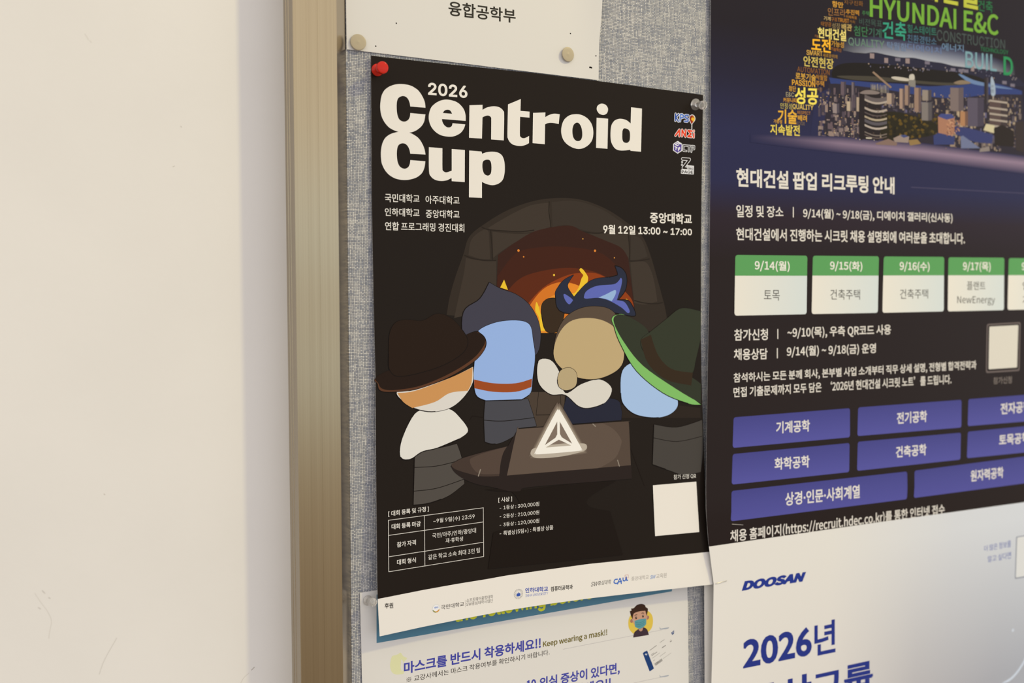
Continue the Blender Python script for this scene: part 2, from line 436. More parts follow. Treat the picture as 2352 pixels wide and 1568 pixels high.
# frame rail profile: (distance in from the outer edge, height out of the fabric)
RAIL = [(0, WALL_H), (0, -9.0), (.5, -8.7), (.5, -8.1), (0, -7.8), (0, -2.1), (.5, -1.8), (.5, -1.2), (0, -.9), (0, 10.9), (.5, 11.5),
        (8.9, 11.5), (9.2, 11.32), (9.5, 11.5), (16.8, 11.5), (17.1, 11.32), (17.4, 11.5), (30.0, 11.5), (30.7, 11.1), (40.1, .6), (40.5, 0.02), (40.5, WALL_H)]
alu = mat_aluminium(.18)
alu_lip = principled('polished_lip', (.42,.36,.28), .2, .5, 1.)
def rail(corner_a, corner_b, inward, along):
    bm = bmesh.new()
    def st(prof, k):
        c = corner_b if k else corner_a; sg = -1 if k else 1
        return [to_world(c[0]+d*inward[0]+sg*d*along[0], c[1]+d*inward[1]+sg*d*along[1], h) for d, h in prof]
    prism(bm, RAIL, st)
    for f_ in bm.faces:
        z = [-v.co.y*1000 for v in f_.verts]
        if len(f_.verts) == 4 and min(z) < 1.0 and min(z) > .5 and max(z) > 10: f_.material_index = 1
    return keep(mesh_obj('frame_rail', bm, [alu, alu_lip]), board)
rail((BX0, BY0), (BX0, BY1), (1, 0), (0, 1))
rail((BX1, BY0), (BX1, BY1), (-1, 0), (0, 1))
rail((BX0, BY1), (BX1, BY1), (0, -1), (1, 0))
rail((BX0, BY0), (BX1, BY0), (0, 1), (1, 0))

# ================================================================ the sheets of paper
GLOSS = dict(rough=.45, spec=.12)
notice = sheet('notice_sheet', 'notice', [(203.9,462),(414.5,462)], [(414.5,462),(417,330)]+[(414.75,230.27),(413.78,209.77),(412.81,196.03),(412.59,178.87),(412.87,163.75)],
    [(203.56,165.89),(259.89,165.45),(340.52,164.53),(412.87,163.75)], [(203.9,462)]+[(203.39,200.19),(203.56,165.89)], 30, 40, mat_paper('notice_paper', base=(.70,.70,.70)))
tag(notice, 'white notice sheet with one line of black text at the top of the board', 'notice')
event_ground = mat_paper('event_ground', base=hexcol('#2d241d', .6), rough=.3, spec=.08)
event = sheet('event_poster', 'event',
    [(220.97,163.05),(261.13,162.99),(355.73,163.42),(412.41,162.87),(517.07,160.95)],
    [(517.07,160.95),(516.82,84.33),(517.13,-3.99),(517.26,-42.86),(518.04,-81.92),(519.62,-134.52),(521.19,-198.42),(522.76,-215.03),(524.39,-233.21),(527.44,-263.94)],
    [(221.2,-259.87),(255.23,-258.11),(325.26,-256.32),(401.35,-257.8),(484.48,-261.68),(527.44,-263.94)],
    [(220.97,163.05),(220.75,69.78),(221.29,5.12),(222.08,-69.39),(220.51,-216.99),(220.38,-232.02),(221.2,-259.87)], 40, 56, event_ground)
tag(event, 'black event poster with a huge cream title above a forge illustration', 'poster')
RG = [(0, hexcol('#322724', .62)), (.42, hexcol('#332826', .62)), (.56, hexcol('#332826', .62)), (.64, hexcol('#3c2f37', .6)), (.70, hexcol('#333253', .72)), (.79, hexcol('#333253', .72)), (.88, hexcol('#2d293d', .7)), (.97, hexcol('#2b242b', .65)), (1, hexcol('#2b242b', .65))]
def recruit_colour(y):
    """printed ground colour of the recruitment poster at height y (mm)"""
    t = min(1, max(0, (y+260)/500.))
    for (a, ca), (b, cb) in zip(RG, RG[1:]):
        if a <= t <= b: return tuple(ca[k] + (cb[k]-ca[k])*(t-a)/max(1e-9, b-a) for k in range(3))
recruit_ground = mat_paper('recruit_ground', RG, axis=2, lo=1500-260, hi=1500+240, rough=.3, spec=.08)
recruit = sheet('recruitment_poster', 'recruit', [(528.5,600),(1121,600)], [(1121,600),(1124,-245)],
    [(530,-245),(1124,-245)], [(528.5,600)]+[(522.93,248.34),(524.08,160.95),(525,83.87),(525.07,-10.04),(522.04,-100.85),(518.38,-177.44),(517.78,-198.13),(519.23,-213.23),(520.74,-227.26)]+[(530,-245)], 60, 84, recruit_ground)
tag(recruit, 'dark navy recruitment poster with a night city picture and green-topped date cards', 'poster')
mask = sheet('mask_notice', 'mask', [(209.73,-228.56),(506.36,-225.84)], [(506.36,-225.84),(507.73,-267.61),(508.41,-275.52),(510.62,-353.71),(514.06,-487.15)],
    [(210.93,-408.23),(514.06,-487.15)], [(209.73,-228.56),(210.79,-297),(210.93,-408.23)], 24, 24, mat_paper('mask_paper', base=(.745,.745,.745), rough=.4, spec=.2))
tag(mask, 'white notice about wearing a mask, its teal banner half under the black poster', 'notice')
blank = sheet('blank_sheet', 'blank', [(522.41,-248.98),(915.31,-251.65)], [(915.31,-251.65),(953.57,-599.41)], [(528.36,-488.72),(953.57,-599.41)], [(522.41,-248.98),(523.07,-265.88),(525.1,-354.88),(528.36,-488.72)], 12, 12,
    mat_paper('cream_paper', base=(.84,.82,.78)))
tag(blank, 'cream sheet showing only its narrow edge beneath the pale flyer', 'sheet of paper')
flyer_ground = mat_paper('flyer_ground', rough=.4, spec=.2)
nt_ = flyer_ground.node_tree; _, (fx_, fy_, fz_) = obj_xyz(nt_)
mx_ = nt_.nodes.new('ShaderNodeMapRange'); mx_.inputs[1].default_value = 520; mx_.inputs[2].default_value = 1000; nt_.links.new(fx_, mx_.inputs[0])
mz_ = nt_.nodes.new('ShaderNodeMapRange'); mz_.inputs[1].default_value = 1500-250; mz_.inputs[2].default_value = 1500-420; nt_.links.new(fz_, mz_.inputs[0])
up_ = ramp(nt_, mx_.outputs[0], [(0, (.80,.80,.80)), (.3, (.78,.79,.80)), (.65, (.68,.73,.83)), (1, (.66,.73,.86))])
lo_ = ramp(nt_, mx_.outputs[0], [(0, (.80,.80,.79)), (.3, (.74,.73,.74)), (.55, (.50,.51,.57)), (.8, (.42,.45,.54)), (1, (.41,.46,.57))])
mm_ = nt_.nodes.new('ShaderNodeMix'); mm_.data_type = 'RGBA'; nt_.links.new(mz_.outputs[0], mm_.inputs[0]); nt_.links.new(up_, mm_.inputs[6]); nt_.links.new(lo_, mm_.inputs[7])
nt_.links.new(mm_.outputs[2], nt_.nodes['Principled BSDF'].inputs['Base Color'])
flyer = sheet('company_flyer', 'flyer', [(520.62,-228.98),(708.39,-230.09),(938.43,-232.45),(1305.38,-234.49)], [(1305.38,-234.49),(1415.39,-746.8)], [(529.12,-506.47),(1415.39,-746.8)],
    [(520.62,-228.98),(523.78,-246.84),(526.95,-263.65),(527.4,-306.11),(527.25,-352.79),(529.12,-506.47)], 40, 40, flyer_ground)
tag(flyer, 'pale flyer shading from cream to light blue, with a big navy year on it', 'flyer')

# ================================================================ pins, tacks and staples
def lathe(name, prof, mats, loc, axis, seg=40, parent=None):
    """turn a profile of (radius, distance along the axis) in mm; loc is board (x, y, h)"""
    bm = bmesh.new(); z = Vector(axis).normalized(); a = z.orthogonal().normalized(); b = z.cross(a)
    rings = []
    for r, d in prof:
        if r < 1e-6: rings.append([bm.verts.new(z*d/1000)]); continue
        rings.append([bm.verts.new((a*math.cos(2*math.pi*i/seg) + b*math.sin(2*math.pi*i/seg))*r/1000 + z*d/1000) for i in range(seg)])
    for p_, q_ in zip(rings, rings[1:]):
        for i in range(seg):
            j = (i+1) % seg
            v = [p_[i % len(p_)], p_[j % len(p_)], q_[j % len(q_)], q_[i % len(q_)]]
            v = list(dict.fromkeys(v))
            if len(v) > 2: bm.faces.new(v).smooth = True
    bmesh.ops.recalc_face_normals(bm, faces=bm.faces[:])
    o = mesh_obj(name, bm, mats, parent)
    if parent is None: o.location = to_world(*loc)
    return o
def arc(r, d0, rr_, a0, a1, n=5):
    return [(r+rr_*math.cos(math.radians(a0+(a1-a0)*k/n)), d0+rr_*math.sin(math.radians(a0+(a1-a0)*k/n))) for k in range(n+1)]
steel = principled('pin_steel', (.5,.48,.45), .25, .5, 1.)
def push_pin(name, mat, x, y, h, tilt, label, rf=4.4, rh=4.4, ln=12.5):
    """flanged push pin standing off the board at (x, y) on a sheet h mm out; tilt leans its axis (dx, dy)"""
    ax = Vector((tilt[0], -1, tilt[1])).normalized()
    prof = [(0, 0)] + arc(rf-.5, .5, .5, -90, 60) + [(rf-1.0, 1.5), (2.3, 2.3), (1.95, 3.2), (1.9, ln-5.0), (2.3, ln-4.2), (rh-.7, ln-3.4)] + arc(rh-.6, ln-2.8, .6, -60, 0) + [(rh-.1, ln-1.0)] + arc(rh-.8, ln-.9, .7, 0, 80) + [(0, ln-.05)]
    t = bpy.data.objects.new(name, None); COL.objects.link(t); t.location = to_world(x, y, h+.12); bpy.context.view_layer.update()
    lathe('pin_head', prof, [mat], None, ax, parent=t)
    lathe('pin_shaft', [(0, -7), (.45, -5.5), (.45, .2), (0, .3)], [steel], None, ax, 16, parent=t)
    return tag(t, label, 'push pin', 'push pins')
red = principled('red_plastic', (.58,.016,.004), .10, .3)
clear = principled('clear_plastic', (.95,.94,.92), .04, .6); clear.node_tree.nodes['Principled BSDF'].inputs['Transmission Weight'].default_value = .82; clear.node_tree.nodes['Principled BSDF'].inputs['IOR'].default_value = 1.49
(px, py), = [(225.53,153.17)]
push_pin('push_pin', red, px, py, h_event(px, py), (.02, -.04), 'glossy red push pin in the top corner of the black poster')
(px, py), = [(508.69,152.09)]
push_pin('push_pin', clear, px, py, h_event(px, py), (.02, -.22), 'clear plastic push pin at the right end of the black poster top edge', rf=5.0, rh=3.7, ln=12.5)
(px, py), = [(215.46,-234.99)]
push_pin('push_pin', clear, px, py, h_mask(px, py), (.17, .10), 'clear plastic push pin in the mask notice beside the black poster', rf=3.8, rh=3.2, ln=10)

def thumb_tack(x, y, h, tilt, label, r=5.7):
    ax = Vector((tilt[0], -1, tilt[1])).normalized()
    t = bpy.data.objects.new('thumbtack', None); COL.objects.link(t); t.location = to_world(x, y, h); bpy.context.view_layer.update()
    tan = MATS.setdefault('tan', principled('beige_tack', (.45,.39,.27), .32, .4))
    lathe('tack_head', [(0, .2), (r-.6, .1), (r-.15, .2), (r, .45), (r, .8), (r-.12, .98), (r-.35, 1.04), (r*.5, 1.12), (.45, 1.15), (.3, 1.19), (.1, 1.2), (0, 1.2)], [tan], None, ax, 56, parent=t)
    lathe('tack_shaft', [(0, -7), (.5, -5.5), (.5, .4), (0, .5)], [steel], None, ax, 16, parent=t)
    return tag(t, label, 'thumbtack', 'thumbtacks on the notice sheet')
(px, py), = [(211.62,171.35)]
thumb_tack(px, py, h_notice(px, py)+.9, (-.10, .05), 'round beige thumbtack in the notice sheet corner next to the metal frame')
(px, py), = [(383.7,181.03)]
thumb_tack(px, py, h_notice(px, py)+.7, (.10, .0), 'round beige thumbtack in the notice sheet, the one further from the metal frame')

def staple(a, b, key, label):
    h = SURF[key](*a); dx, dy = b[0]-a[0], b[1]-a[1]; l = math.hypot(dx, dy); ux, uy = dx/l, dy/l
    path = [(0, -2.6), (0, .05)] + [(.35-.35*math.cos(math.radians(t)), .05+.33*math.sin(math.radians(t))) for t in (30, 60, 90)]
    path += [(l-s_, d) for s_, d in path[::-1]]
    P = [Vector((ux*s_/1000, -d/1000, uy*s_/1000)) for s_, d in path]
    bm = bmesh.new(); side = Vector((-uy, 0, ux)); R = []
    for i, p_ in enumerate(P):
        t = (P[min(i+1, len(P)-1)]-P[max(i-1, 0)]).normalized(); n = t.cross(side)
        R.append([bm.verts.new(p_ + (side*math.cos(k*math.pi/4) + n*math.sin(k*math.pi/4))*.00028) for k in range(8)])
    for p_, q_ in zip(R, R[1:]):
        for k in range(8): bm.faces.new((p_[k], p_[(k+1) % 8], q_[(k+1) % 8], q_[k])).smooth = True
    bm.faces.new(R[0][::-1]); bm.faces.new(R[-1]); bmesh.ops.recalc_face_normals(bm, faces=bm.faces[:])
    o = mesh_obj('staple', bm, [steel]); o.location = to_world(a[0], a[1], h+.02)
    return tag(o, label, 'staple', 'staples')
staple(*[(546.11,-212.11),(558.52,-214.2)], 'recruit', 'thin metal staple in the dark recruitment poster under its lowest purple button')
staple(*[(528.87,-263.01),(541.03,-262.06)], 'flyer', 'thin metal staple in the corner of the pale flyer')

# ================================================================ printing on the notice sheet
p_ = Print(notice, 'notice', 'heading_lettering')
p_.text('#38332b', '융합공학부', [(281.94,209.94),(337.98,210.61),(338,200.03),(281.91,199.02)], .022, which='noto'); p_.build()
for c in [(240.84,188.44),(225.11,170.42),(386.72,197.83),(409.91,182.63)]:
    p_ = Print(notice, 'notice', 'pinhole'); p_.disc('#1c1712', c, .55); p_.build()
p_ = Print(notice, 'notice', 'pinhole'); p_.poly('#191410', [(403.89,173.42),(405.31,173.83),(406.74,173.12),(406.32,172.23),(405.33,172.61),(404.57,172.26)]); p_.build(label='torn pinhole')

# ================================================================ printing on the black event poster
E_W = '#e6dbcc'
def EV(name, base=0): return Print(event, 'event', name, base)
# --- title
p_ = EV('title_lettering', 12)
p_.poly(E_W, [(262.7,129.39,1),(262.06,133.89),(259.98,137.97),(256.73,141.8),(251.53,144.35),(245.72,145.02),(239.94,144.37),(234.83,142.35),(231,139.33),(228.76,135.14),(227.77,129.23),(227.86,124.48),(228.96,119.79),(231.46,115.68),(235.25,112.37),(240.68,110.47),(245.18,110),(250.69,110.45),(255.26,112.29),(259.21,115.43),(261.6,119.26),(262.61,124.51,1),(250.77,124.61,1),(250.43,122.05),(249.12,119.53),(246.84,118.15),(244.26,118.14),(242.02,119.59),(240.63,123.09),(240.21,127.86),(240.5,132.08),(241.8,134.89),(244.38,136.31),(246.96,136.24),(248.89,134.78),(250.17,132.29),(250.8,129.33,1)])
p_.poly(E_W, [(262.53,95.09,1),(261.76,99.14),(259.8,103.29),(256.87,106.93),(251.98,109.63),(246.8,110.66),(240.99,110.13),(235.22,108.17),(231.38,105.21),(229.14,101.17),(228.02,95.83),(227.98,91.04),(228.71,86.29),(231.21,81.62),(234.69,78.36),(239.48,76.19),(245.29,75.56),(250.49,76.24),(255.73,78.14),(259.69,81.4),(261.69,85.67),(262.38,90.18,1),(250.57,90.36,1),(250.23,87.79),(248.91,85.16),(246.63,83.89),(244.37,84.07),(242.12,85.52),(240.66,88.76),(240.11,93.56),(240.46,98.11),(241.7,100.9),(244.16,102.15),(246.74,101.95),(248.68,100.32),(249.96,97.79),(250.6,94.98,1)], .4)
p_.poly(E_W, [(295.15,122.21,1),(295.03,126.73),(293.46,130.95),(290.05,134.39),(285.98,136.21),(279.91,136.81),(274.54,135.56),(269.86,132.72),(266.86,129.3),(265.38,124.42),(265.49,120.16),(267.13,116),(270.44,112.44),(275.11,110.13),(281.16,109.49),(285.91,110.25),(290.68,112.75),(293.43,116.05),(294.81,119.57,1),(284.37,119.73,1),(283.89,117.84),(282.2,116.48),(279.84,116.43),(277.49,117.99),(276.15,120.23),(275.82,122.17,1)], holes=([(276.51,126.64,1),(277.86,128.47),(280.22,129.39),(282.44,128.96),(284.06,126.68,1)],))
p_.poly(E_W, [(298.27,134.14,1),(309.15,135.35,1),(309.15,131.59,1),(312.85,133.65),(318.48,135.05),(323.43,134.63),(326.63,132.36),(327.49,128.95),(327.14,109.77,1),(316.36,109.81,1),(316.5,124),(316.22,126.5),(314.25,127.61),(311.8,127.23),(309.14,125.96,1),(308.64,109.92,1),(297.88,109.82,1)])
p_.poly(E_W, [(330.78,137.47,1),(341.82,142.48,1),(341.57,133.39,1),(349.55,133.45,1),(349.45,128.84,1),(341.24,128.83,1),(341.05,115.87),(341.71,113.49),(343.64,112.61),(346.12,113.07),(349.15,114.73,1),(349.06,109.13,1),(345.85,107.46),(341.45,106.45),(335.97,106.83),(332.7,108.55),(330.8,111.31),(330.25,115.12)])
p_.poly(E_W, [(352.61,132.72,1),(363.56,133.93,1),(363.4,130.25,1),(367.01,132.29),(371.53,133.62),(376.49,133.52,1),(375.55,125.76,1),(371.56,126.25),(368.16,126.25),(365.34,125.64),(363.31,124.66,1),(363.08,109.21,1),(352.22,109.34,1)])
p_.poly(E_W, [(392.52,134.87),(397.48,134.27),(402.19,132.13),(405.76,128.39),(407.45,123.49),(407.31,117.95),(405.57,113.82),(402.34,110.59),(398.23,108.33),(393.55,107.43),(388.31,108.2),(383.09,110.6),(379.62,114.09),(377.99,118.43),(377.97,122.88),(379.27,127.42),(381.83,130.97),(386.43,133.8)], holes=([(392.38,128.25),(394.6,127.32),(396.37,124.7),(397.22,120.77),(397.01,116.75),(395.56,114.41),(393.05,113.59),(390.6,114.33),(388.84,116.7),(388.13,120.13),(388.34,123.62),(389.66,126.7)],))
p_.poly(E_W, [(415.74,145.1),(419.34,144.29),(421.34,141.68),(420.89,138.61),(419.1,136.85),(416.41,136.14),(413.12,136.89),(410.9,139.33),(410.88,142.09),(412.77,144.15)])
p_.quad(E_W, [(410.58,133.47),(421.53,133.5),(421.13,109.26),(410.29,109.34)])
p_.poly(E_W, [(443.67,144.46,1),(454.41,144.3,1),(453.86,108.93,1),(443.41,109.01,1),(443.09,109.86,1),(439.09,109.1),(433.58,108.65),(429.3,109.51),(426.24,112.12),(424.39,116.07),(423.92,121.62),(424.6,127.76),(426.68,131.46),(429.7,133.47),(433.34,134.35),(437.62,134.07),(440.7,133.02),(443.37,131.28,1)], holes=([(438,126.94),(440.77,126.38),(442.32,124.95),(442.84,122.93),(442.87,119.86),(442.4,117.26),(440.88,115.62),(438.73,115.17),(436.57,115.85),(435.45,117.82),(435.28,122.41),(435.57,124.98),(436.47,126.48)],))
p_.poly(E_W, [(265.27,100.7,1),(276.08,100.65,1),(276.03,86.45),(276.49,84),(278.37,82.92),(280.4,83.15),(283.59,84.37,1),(283.64,100.5,1),(294.42,100.43,1),(294.23,76.36,1),(283.56,76.54,1),(283.43,78.96,1),(279.7,77.04),(274.98,76.25),(270.29,76.89),(266.97,79.07),(265.32,83.1)])
p_.poly(E_W, [(298,100.27,1),(308.28,100.15,1),(308.83,98.43,1),(312.13,99.76),(317.06,100.57),(322.02,100.24),(325.58,98.23),(327.51,94.33),(328.08,89.26),(327.73,84.14),(326.3,79.73),(322.73,76.56),(317.76,75.12),(312.81,75.66),(308.6,77.17,1),(308.59,65.03,1),(297.72,65.03,1)], holes=([(312.83,94.25),(315.29,93.82),(316.49,91.17),(316.63,86.74),(315.99,83.86),(314.23,82.31),(312.26,82.4),(310.36,83.69),(309.17,86.98),(309.04,90.75),(310.02,93.2)],))
p_.build()
p_ = EV('year_lettering', 12); p_.text(E_W, '2026', [(264.83,148.05),(296.65,148.52),(296.63,139.22),(264.79,138.99)], .033); p_.build()
p_ = EV('university_list', 12)
for s_, q_ in (('국민대학교', [(230.71,65.16),(257.64,65.41),(257.6,59.44),(230.66,58.86)]), ('아주대학교', [(262.39,65.05),(289.93,65.4),(289.91,59.31),(262.36,58.96)]), ('인하대학교', [(230.63,54.83),(257.58,55.02),(257.55,48.93),(230.59,48.85)]),
               ('중앙대학교', [(262.58,54.64),(289.9,54.92),(289.88,48.82),(262.54,48.53)]), ('연합 프로그래밍 경진대회', [(230.67,44.71),(293.83,44.97),(293.81,38.51),(230.61,38.5)])):
    p_.text('#e0d6c8', s_, q_, .014)
p_.build()
p_ = EV('date_lettering', 12)
p_.text(E_W, '중앙대학교', [(463.4,59.39),(506.64,59.25),(506.77,50.5),(463.49,50.39)], .028); p_.text(E_W, '9월 12일 13:00 ~ 17:00', [(417.51,48),(506.82,47.18),(506.9,40.67),(417.56,40.23)], .028); p_.build()

# --- club logos: white-edged strokes
def outlined(p, edge, col, paths, we, wc, l=0, curve=False):
    for q_ in paths: p.stroke(edge, q_, we, l, curve)
    for q_ in paths: p.stroke(col, q_, wc, l+1.2, curve)
p_ = EV('club_logo', 12)
outlined(p_, '#e6e0dc', '#5677bd', [[(493.04,136.94),(493.37,142.27),(495.18,142.62),(496.6,141.81),(496.26,140.28),(493.78,139.58)], [(501.54,142.36),(499.03,142.38),(497.9,141.37),(498.7,140.17),(501.16,139.52),(501.6,138.29),(500.57,137.17),(497.86,137.17)]], 2.2, 1.25)
outlined(p_, '#e6e0dc', '#32509c', [[(488.41,142.59),(488.23,136.99)], [(491.46,142.5),(488.71,139.82),(491.33,136.64)]], 2.2, 1.25)
for w_, c_, l_ in ((1.0, '#e6e0dc', 0), (.35, '#3a342e', 3)): p_.stroke(c_, [(505.41,135.43),(505.37,131.3)], w_, l_)
tear = [(505.55,143.43),(507.82,142.68),(509.01,140.75),(508.67,138.62),(506.86,136.59),(505.32,134.66,1),(503.72,136.48),(502.54,138.57),(502.5,140.88),(503.52,142.52)]
p_.poly('#e6e0dc', tear, 3.5)
p_.poly('#982f18', [(505.56,142.84),(507.41,142.23),(508.38,140.62),(508.09,138.78),(506.6,136.99),(505.31,135.17,1),(504.13,136.8),(503.16,138.83),(503.13,140.8),(504.05,142.14)], 4)
p_.poly('#e6b032', [(507.04,142.2),(508.16,141.02),(508.39,139.78),(507.89,138.35),(506.59,137.41),(505.01,137.71),(504.1,138.9),(504.18,140.47),(505.21,141.64)], 4.5)
p_.stroke('#982f18', [(507.22,141.12),(506,141.53),(504.7,140.76),(504.3,139.47),(504.84,138.24),(506.32,137.81)], .75, 5, True); p_.build()
p_ = EV('club_logo', 12)
outlined(p_, '#eadfd8', '#e0401f', [[(488.56,124.58),(492.47,129.54),(492.54,124.35)], [(495.24,124.53),(495.37,129.74),(498.88,124.45),(499.11,129.84)], [(505.71,129.47),(501.73,129.61),(504.7,126.87),(501.59,124.63),(505.26,124.55)], [(507.58,127.49),(507.47,124.4)], [(507.65,129.77),(507.65,129.69)]], 2.3, 1.45)
p_.build()
p_ = EV('club_logo', 12)
p_.poly('#e6e0dc', [(490.94,120.22,1),(495.75,118.02,1),(495.62,112.26,1),(490.99,109.55,1),(486.26,111.89,1),(486.39,117.54,1)])
p_.poly('#54418c', [(490.96,119.39,1),(494.92,117.59,1),(494.78,112.55,1),(490.98,110.38,1),(487.03,112.23,1),(487.17,117.18,1)], 1)
for q_ in ([(493.57,117.8),(491.48,118.59),(488.41,117.05),(490.48,116.26),(492.02,117.07)], [(488.02,115.43),(490.51,114.33)], [(489.26,114.76),(489.09,112.7)], [(491.58,111.89),(491.7,114.24),(493.09,115),(493.11,113.78),(491.77,112.99)]): p_.stroke('#e6e0dc', q_, .75, 2)
outlined(p_, '#e6e0dc', '#2a221c', [[(500.09,116.87),(497.11,116.94),(496.92,112.47),(499.89,112.31)], [(500.87,116.84),(504.86,116.76)], [(502.86,116.8),(502.41,112.22)], [(505.3,112.01),(505.8,116.9),(508.33,116.81),(508.15,114.43),(505.73,114.36)]], 1.75, .8)
p_.build()
p_ = EV('club_logo', 12)
zz = [[(496.08,105.44),(503.45,105.44),(496.77,97.81),(500.21,97.74)]]
p_.poly('#e6e0dc', [(500.59,100.47,1),(508.16,100.29,1),(508.06,92.99,1),(494.65,92.98,1),(494.76,96.44,1),(500.12,96.73,1)])
for q_ in zz: p_.stroke('#e6e0dc', q_, 2.7, .5); p_.stroke('#2a221c', q_, 1.7, 2)
for c in [(495.76,102.81),(495.58,100.4)]: p_.disc('#e6e0dc', c, .95, 3); p_.disc('#2a221c', c, .45, 4)
p_.text('#2a221c', 'ERO', [(501.4,98.57),(507.45,98.56),(507.48,96.78),(501.43,96.88)], .03, 3); p_.text('#2a221c', 'PAGE', [(495.23,95.96),(507.33,96.09),(507.37,93.47),(495.27,93.44)], .03, 3)
p_.text('#6a6058', 'SINCE 1991', [(500.5,99.79),(507.43,99.74),(507.44,98.98),(500.51,99.03)], .0, 3); p_.build()

# --- the forge illustration
p_ = EV('stone_arch', 0)
p_.poly('#362d25', [(278.94,-24.08,1),(281.52,-10.49),(286.57,5.39),(292.86,21.35),(297.9,35.09),(310.52,45.1),(331.04,56.68),(354.71,64.76),(377.68,67.79),(398.49,66.83),(419.85,60.72),(438.85,51.17),(455.28,39.83),(463.69,24.98),(471.44,3.63),(480.01,-23.05),(483.14,-42.25,1)])
p_.poly('#3f352c', [(320.65,17.11,1),(320.45,-20,1),(285.07,-26.44,1),(288.92,-10.53),(293.4,7.7),(295.09,19.1,1),(306.63,17.41)], 1, curve=True)
p_.poly('#3f352c', [(297.22,21.41,1),(299.14,31.7),(304.18,37.51),(311.78,41.7,1),(314.31,38.9),(314.92,28.56),(315.53,18.44,1),(306.63,18.67)], 1)
p_.poly('#40362d', [(313.68,42.32,1),(332.34,52.67),(350.73,60.87),(367.49,63.84,1),(367.92,55.59),(369.58,44.98,1),(353.43,40.43),(337.56,39.46),(318.15,40.72)], 1)
p_.poly('#3b322a', [(369.52,64.16,1),(391.51,65.95),(414.11,60.77),(428.58,53.93),(440.35,46.9,1),(433.05,41.78),(419.99,41.46),(402.86,42.25),(383.28,46.55),(370.26,44.41,1)], 1)
p_.poly('#40362d', [(317.51,39.55,1),(337.56,38.3),(353.43,39.26,1),(336.25,31.28),(322.6,22.92,1),(318.09,19.39,1)], 1)
p_.poly('#3e342b', [(402.87,40.8,1),(422.88,40.31),(441.13,41.97,1),(442.69,30.87),(442.75,20.95),(441.26,22.17),(434.6,29.49),(420.03,34.13)], 1)
p_.poly('#3c332b', [(444.84,40.21,1),(455.31,36.09),(461.44,22.44,1),(452.43,19.82),(444.24,19.1,1)], 1)
p_.poly('#40362d', [(444.25,17.24,1),(453.94,18.34),(461.48,16.17),(467.62,3.62),(471.52,-15.35,1),(458.59,-17.76),(448.08,-16.42,1)], 1)
for q_ in ([(308.57,42.88),(313.83,41.11),(327.81,40.39),(341.34,40.12),(353.71,41.65)], [(315.94,40.39),(317.11,28.48),(317.4,18.32)], [(294.17,20.99),(301.29,18.72),(311.11,17.35),(320.39,17.46)], [(367.31,64.37),(367.06,57.01),(368.28,49.08),(368.99,43.88)],
           [(397.29,41.81),(405.34,40.75),(413.47,40.63),(417.18,41.67)], [(442.12,39.72),(443.34,29.47),(443.4,19.82)], [(443.02,18.52),(451.51,18.62),(463.21,20.38)], [(448.53,-14.42),(457.88,-16.44),(469.7,-17.2),(476.86,-16.27)]):
    p_.stroke('#2c241d', q_, .9, 2.4, True)
p_.build()
p_ = EV('forge_fire', 4)
p_.poly('#3a231b', [(319.8,-21.16,1),(322.21,21.76,1),(337.56,31.89),(356.1,41.32),(384.67,46.11),(397.93,41.89),(420.03,34.74),(434.6,29.49),(441.26,22.17),(442.92,15.99),(448.83,-22.68,1)])
p_.poly('#432419', [(321.89,5.54,1),(337.54,23.14),(357.45,28.15),(381.95,29.17),(412.89,25.45),(431.74,13.41),(445.07,-3.92,1),(448.09,-22.67,1),(320.45,-21.17,1)], 1)
p_.poly('#5c2b18', [(321.08,-22.34,1),(324.37,-14.22),(337.48,0.92),(353.41,8.03),(381.97,12.27),(405.8,10.15),(423.03,3.5),(434.74,-8.86),(445.1,-23.89,1)], 2)
p_.poly('#8d3d18', [(345.31,-19.1,1),(361.44,-3.8),(381.97,5.79),(397.31,8.28),(414.37,7.15),(434.73,-3.9),(445.84,-13.9),(448.09,-23.93,1)], 3)
p_.poly('#d07226', [(339.89,-39.06,1),(346.62,-22.66),(357.38,-8.54),(368.23,-1.42),(381.96,0.98),(395.91,-2.64),(402.97,-8.73),(405.79,-23.4,1),(404.32,-40.49,1)], 4)
p_.poly('#df8a2e', [(350.52,-39.29,1),(353.28,-25.11),(361.4,-15.7),(370.94,-9.79),(377.8,-9.22,1),(380.53,-23.08),(381.84,-39.99,1)], 5)
p_.poly('#e2862a', [(384.34,0.1,1),(390.83,-0.83),(395.56,-2.4,1),(393.73,-7.74),(390.1,-10.86,1),(385.05,-5.83)], 5)
p_.poly('#e8bb30', [(395.19,10.59),(395.92,11.85),(397.23,11.99),(400.3,9.24),(403.09,5.16),(402.95,1.69),(401.04,-1.46),(390.1,-11.3,1),(387.57,-8.72),(390.83,-7.73),(394.47,-3.34),(397.02,3.57),(398.7,6.4),(396.65,8.59)], 6)
p_.poly('#e8bb30', [(327.37,2.77,1),(330.7,-5.39,1),(323.98,-3.39,1)], 6)
p_.poly('#e8bb30', [(355.75,-14.82),(358.02,-19.23),(359.34,-24.01),(362.03,-27.62),(363.74,-37.8,1),(359,-37.7,1),(357.98,-27.56),(354.64,-21.57)], 6)
for fr, r_, c_ in (([(339.96,25.44)], 1.0, '#dd8232'), ([(344.47,20.59)], .6, '#dd8232'), ([(398.34,35.77)], .55, '#dd9a42'), ([(409.83,26.36)], 1.0, '#dd8232'), ([(428.46,20.92)], .55, '#d89040'), ([(371.7,6.47)], .9, '#e8b83a'), ([(440.44,-14.04)], 1.1, '#e8b83a')):
    p_.disc(c_, fr[0], r_, 6)
p_.build()
p_ = EV('workshop_floor', 0)
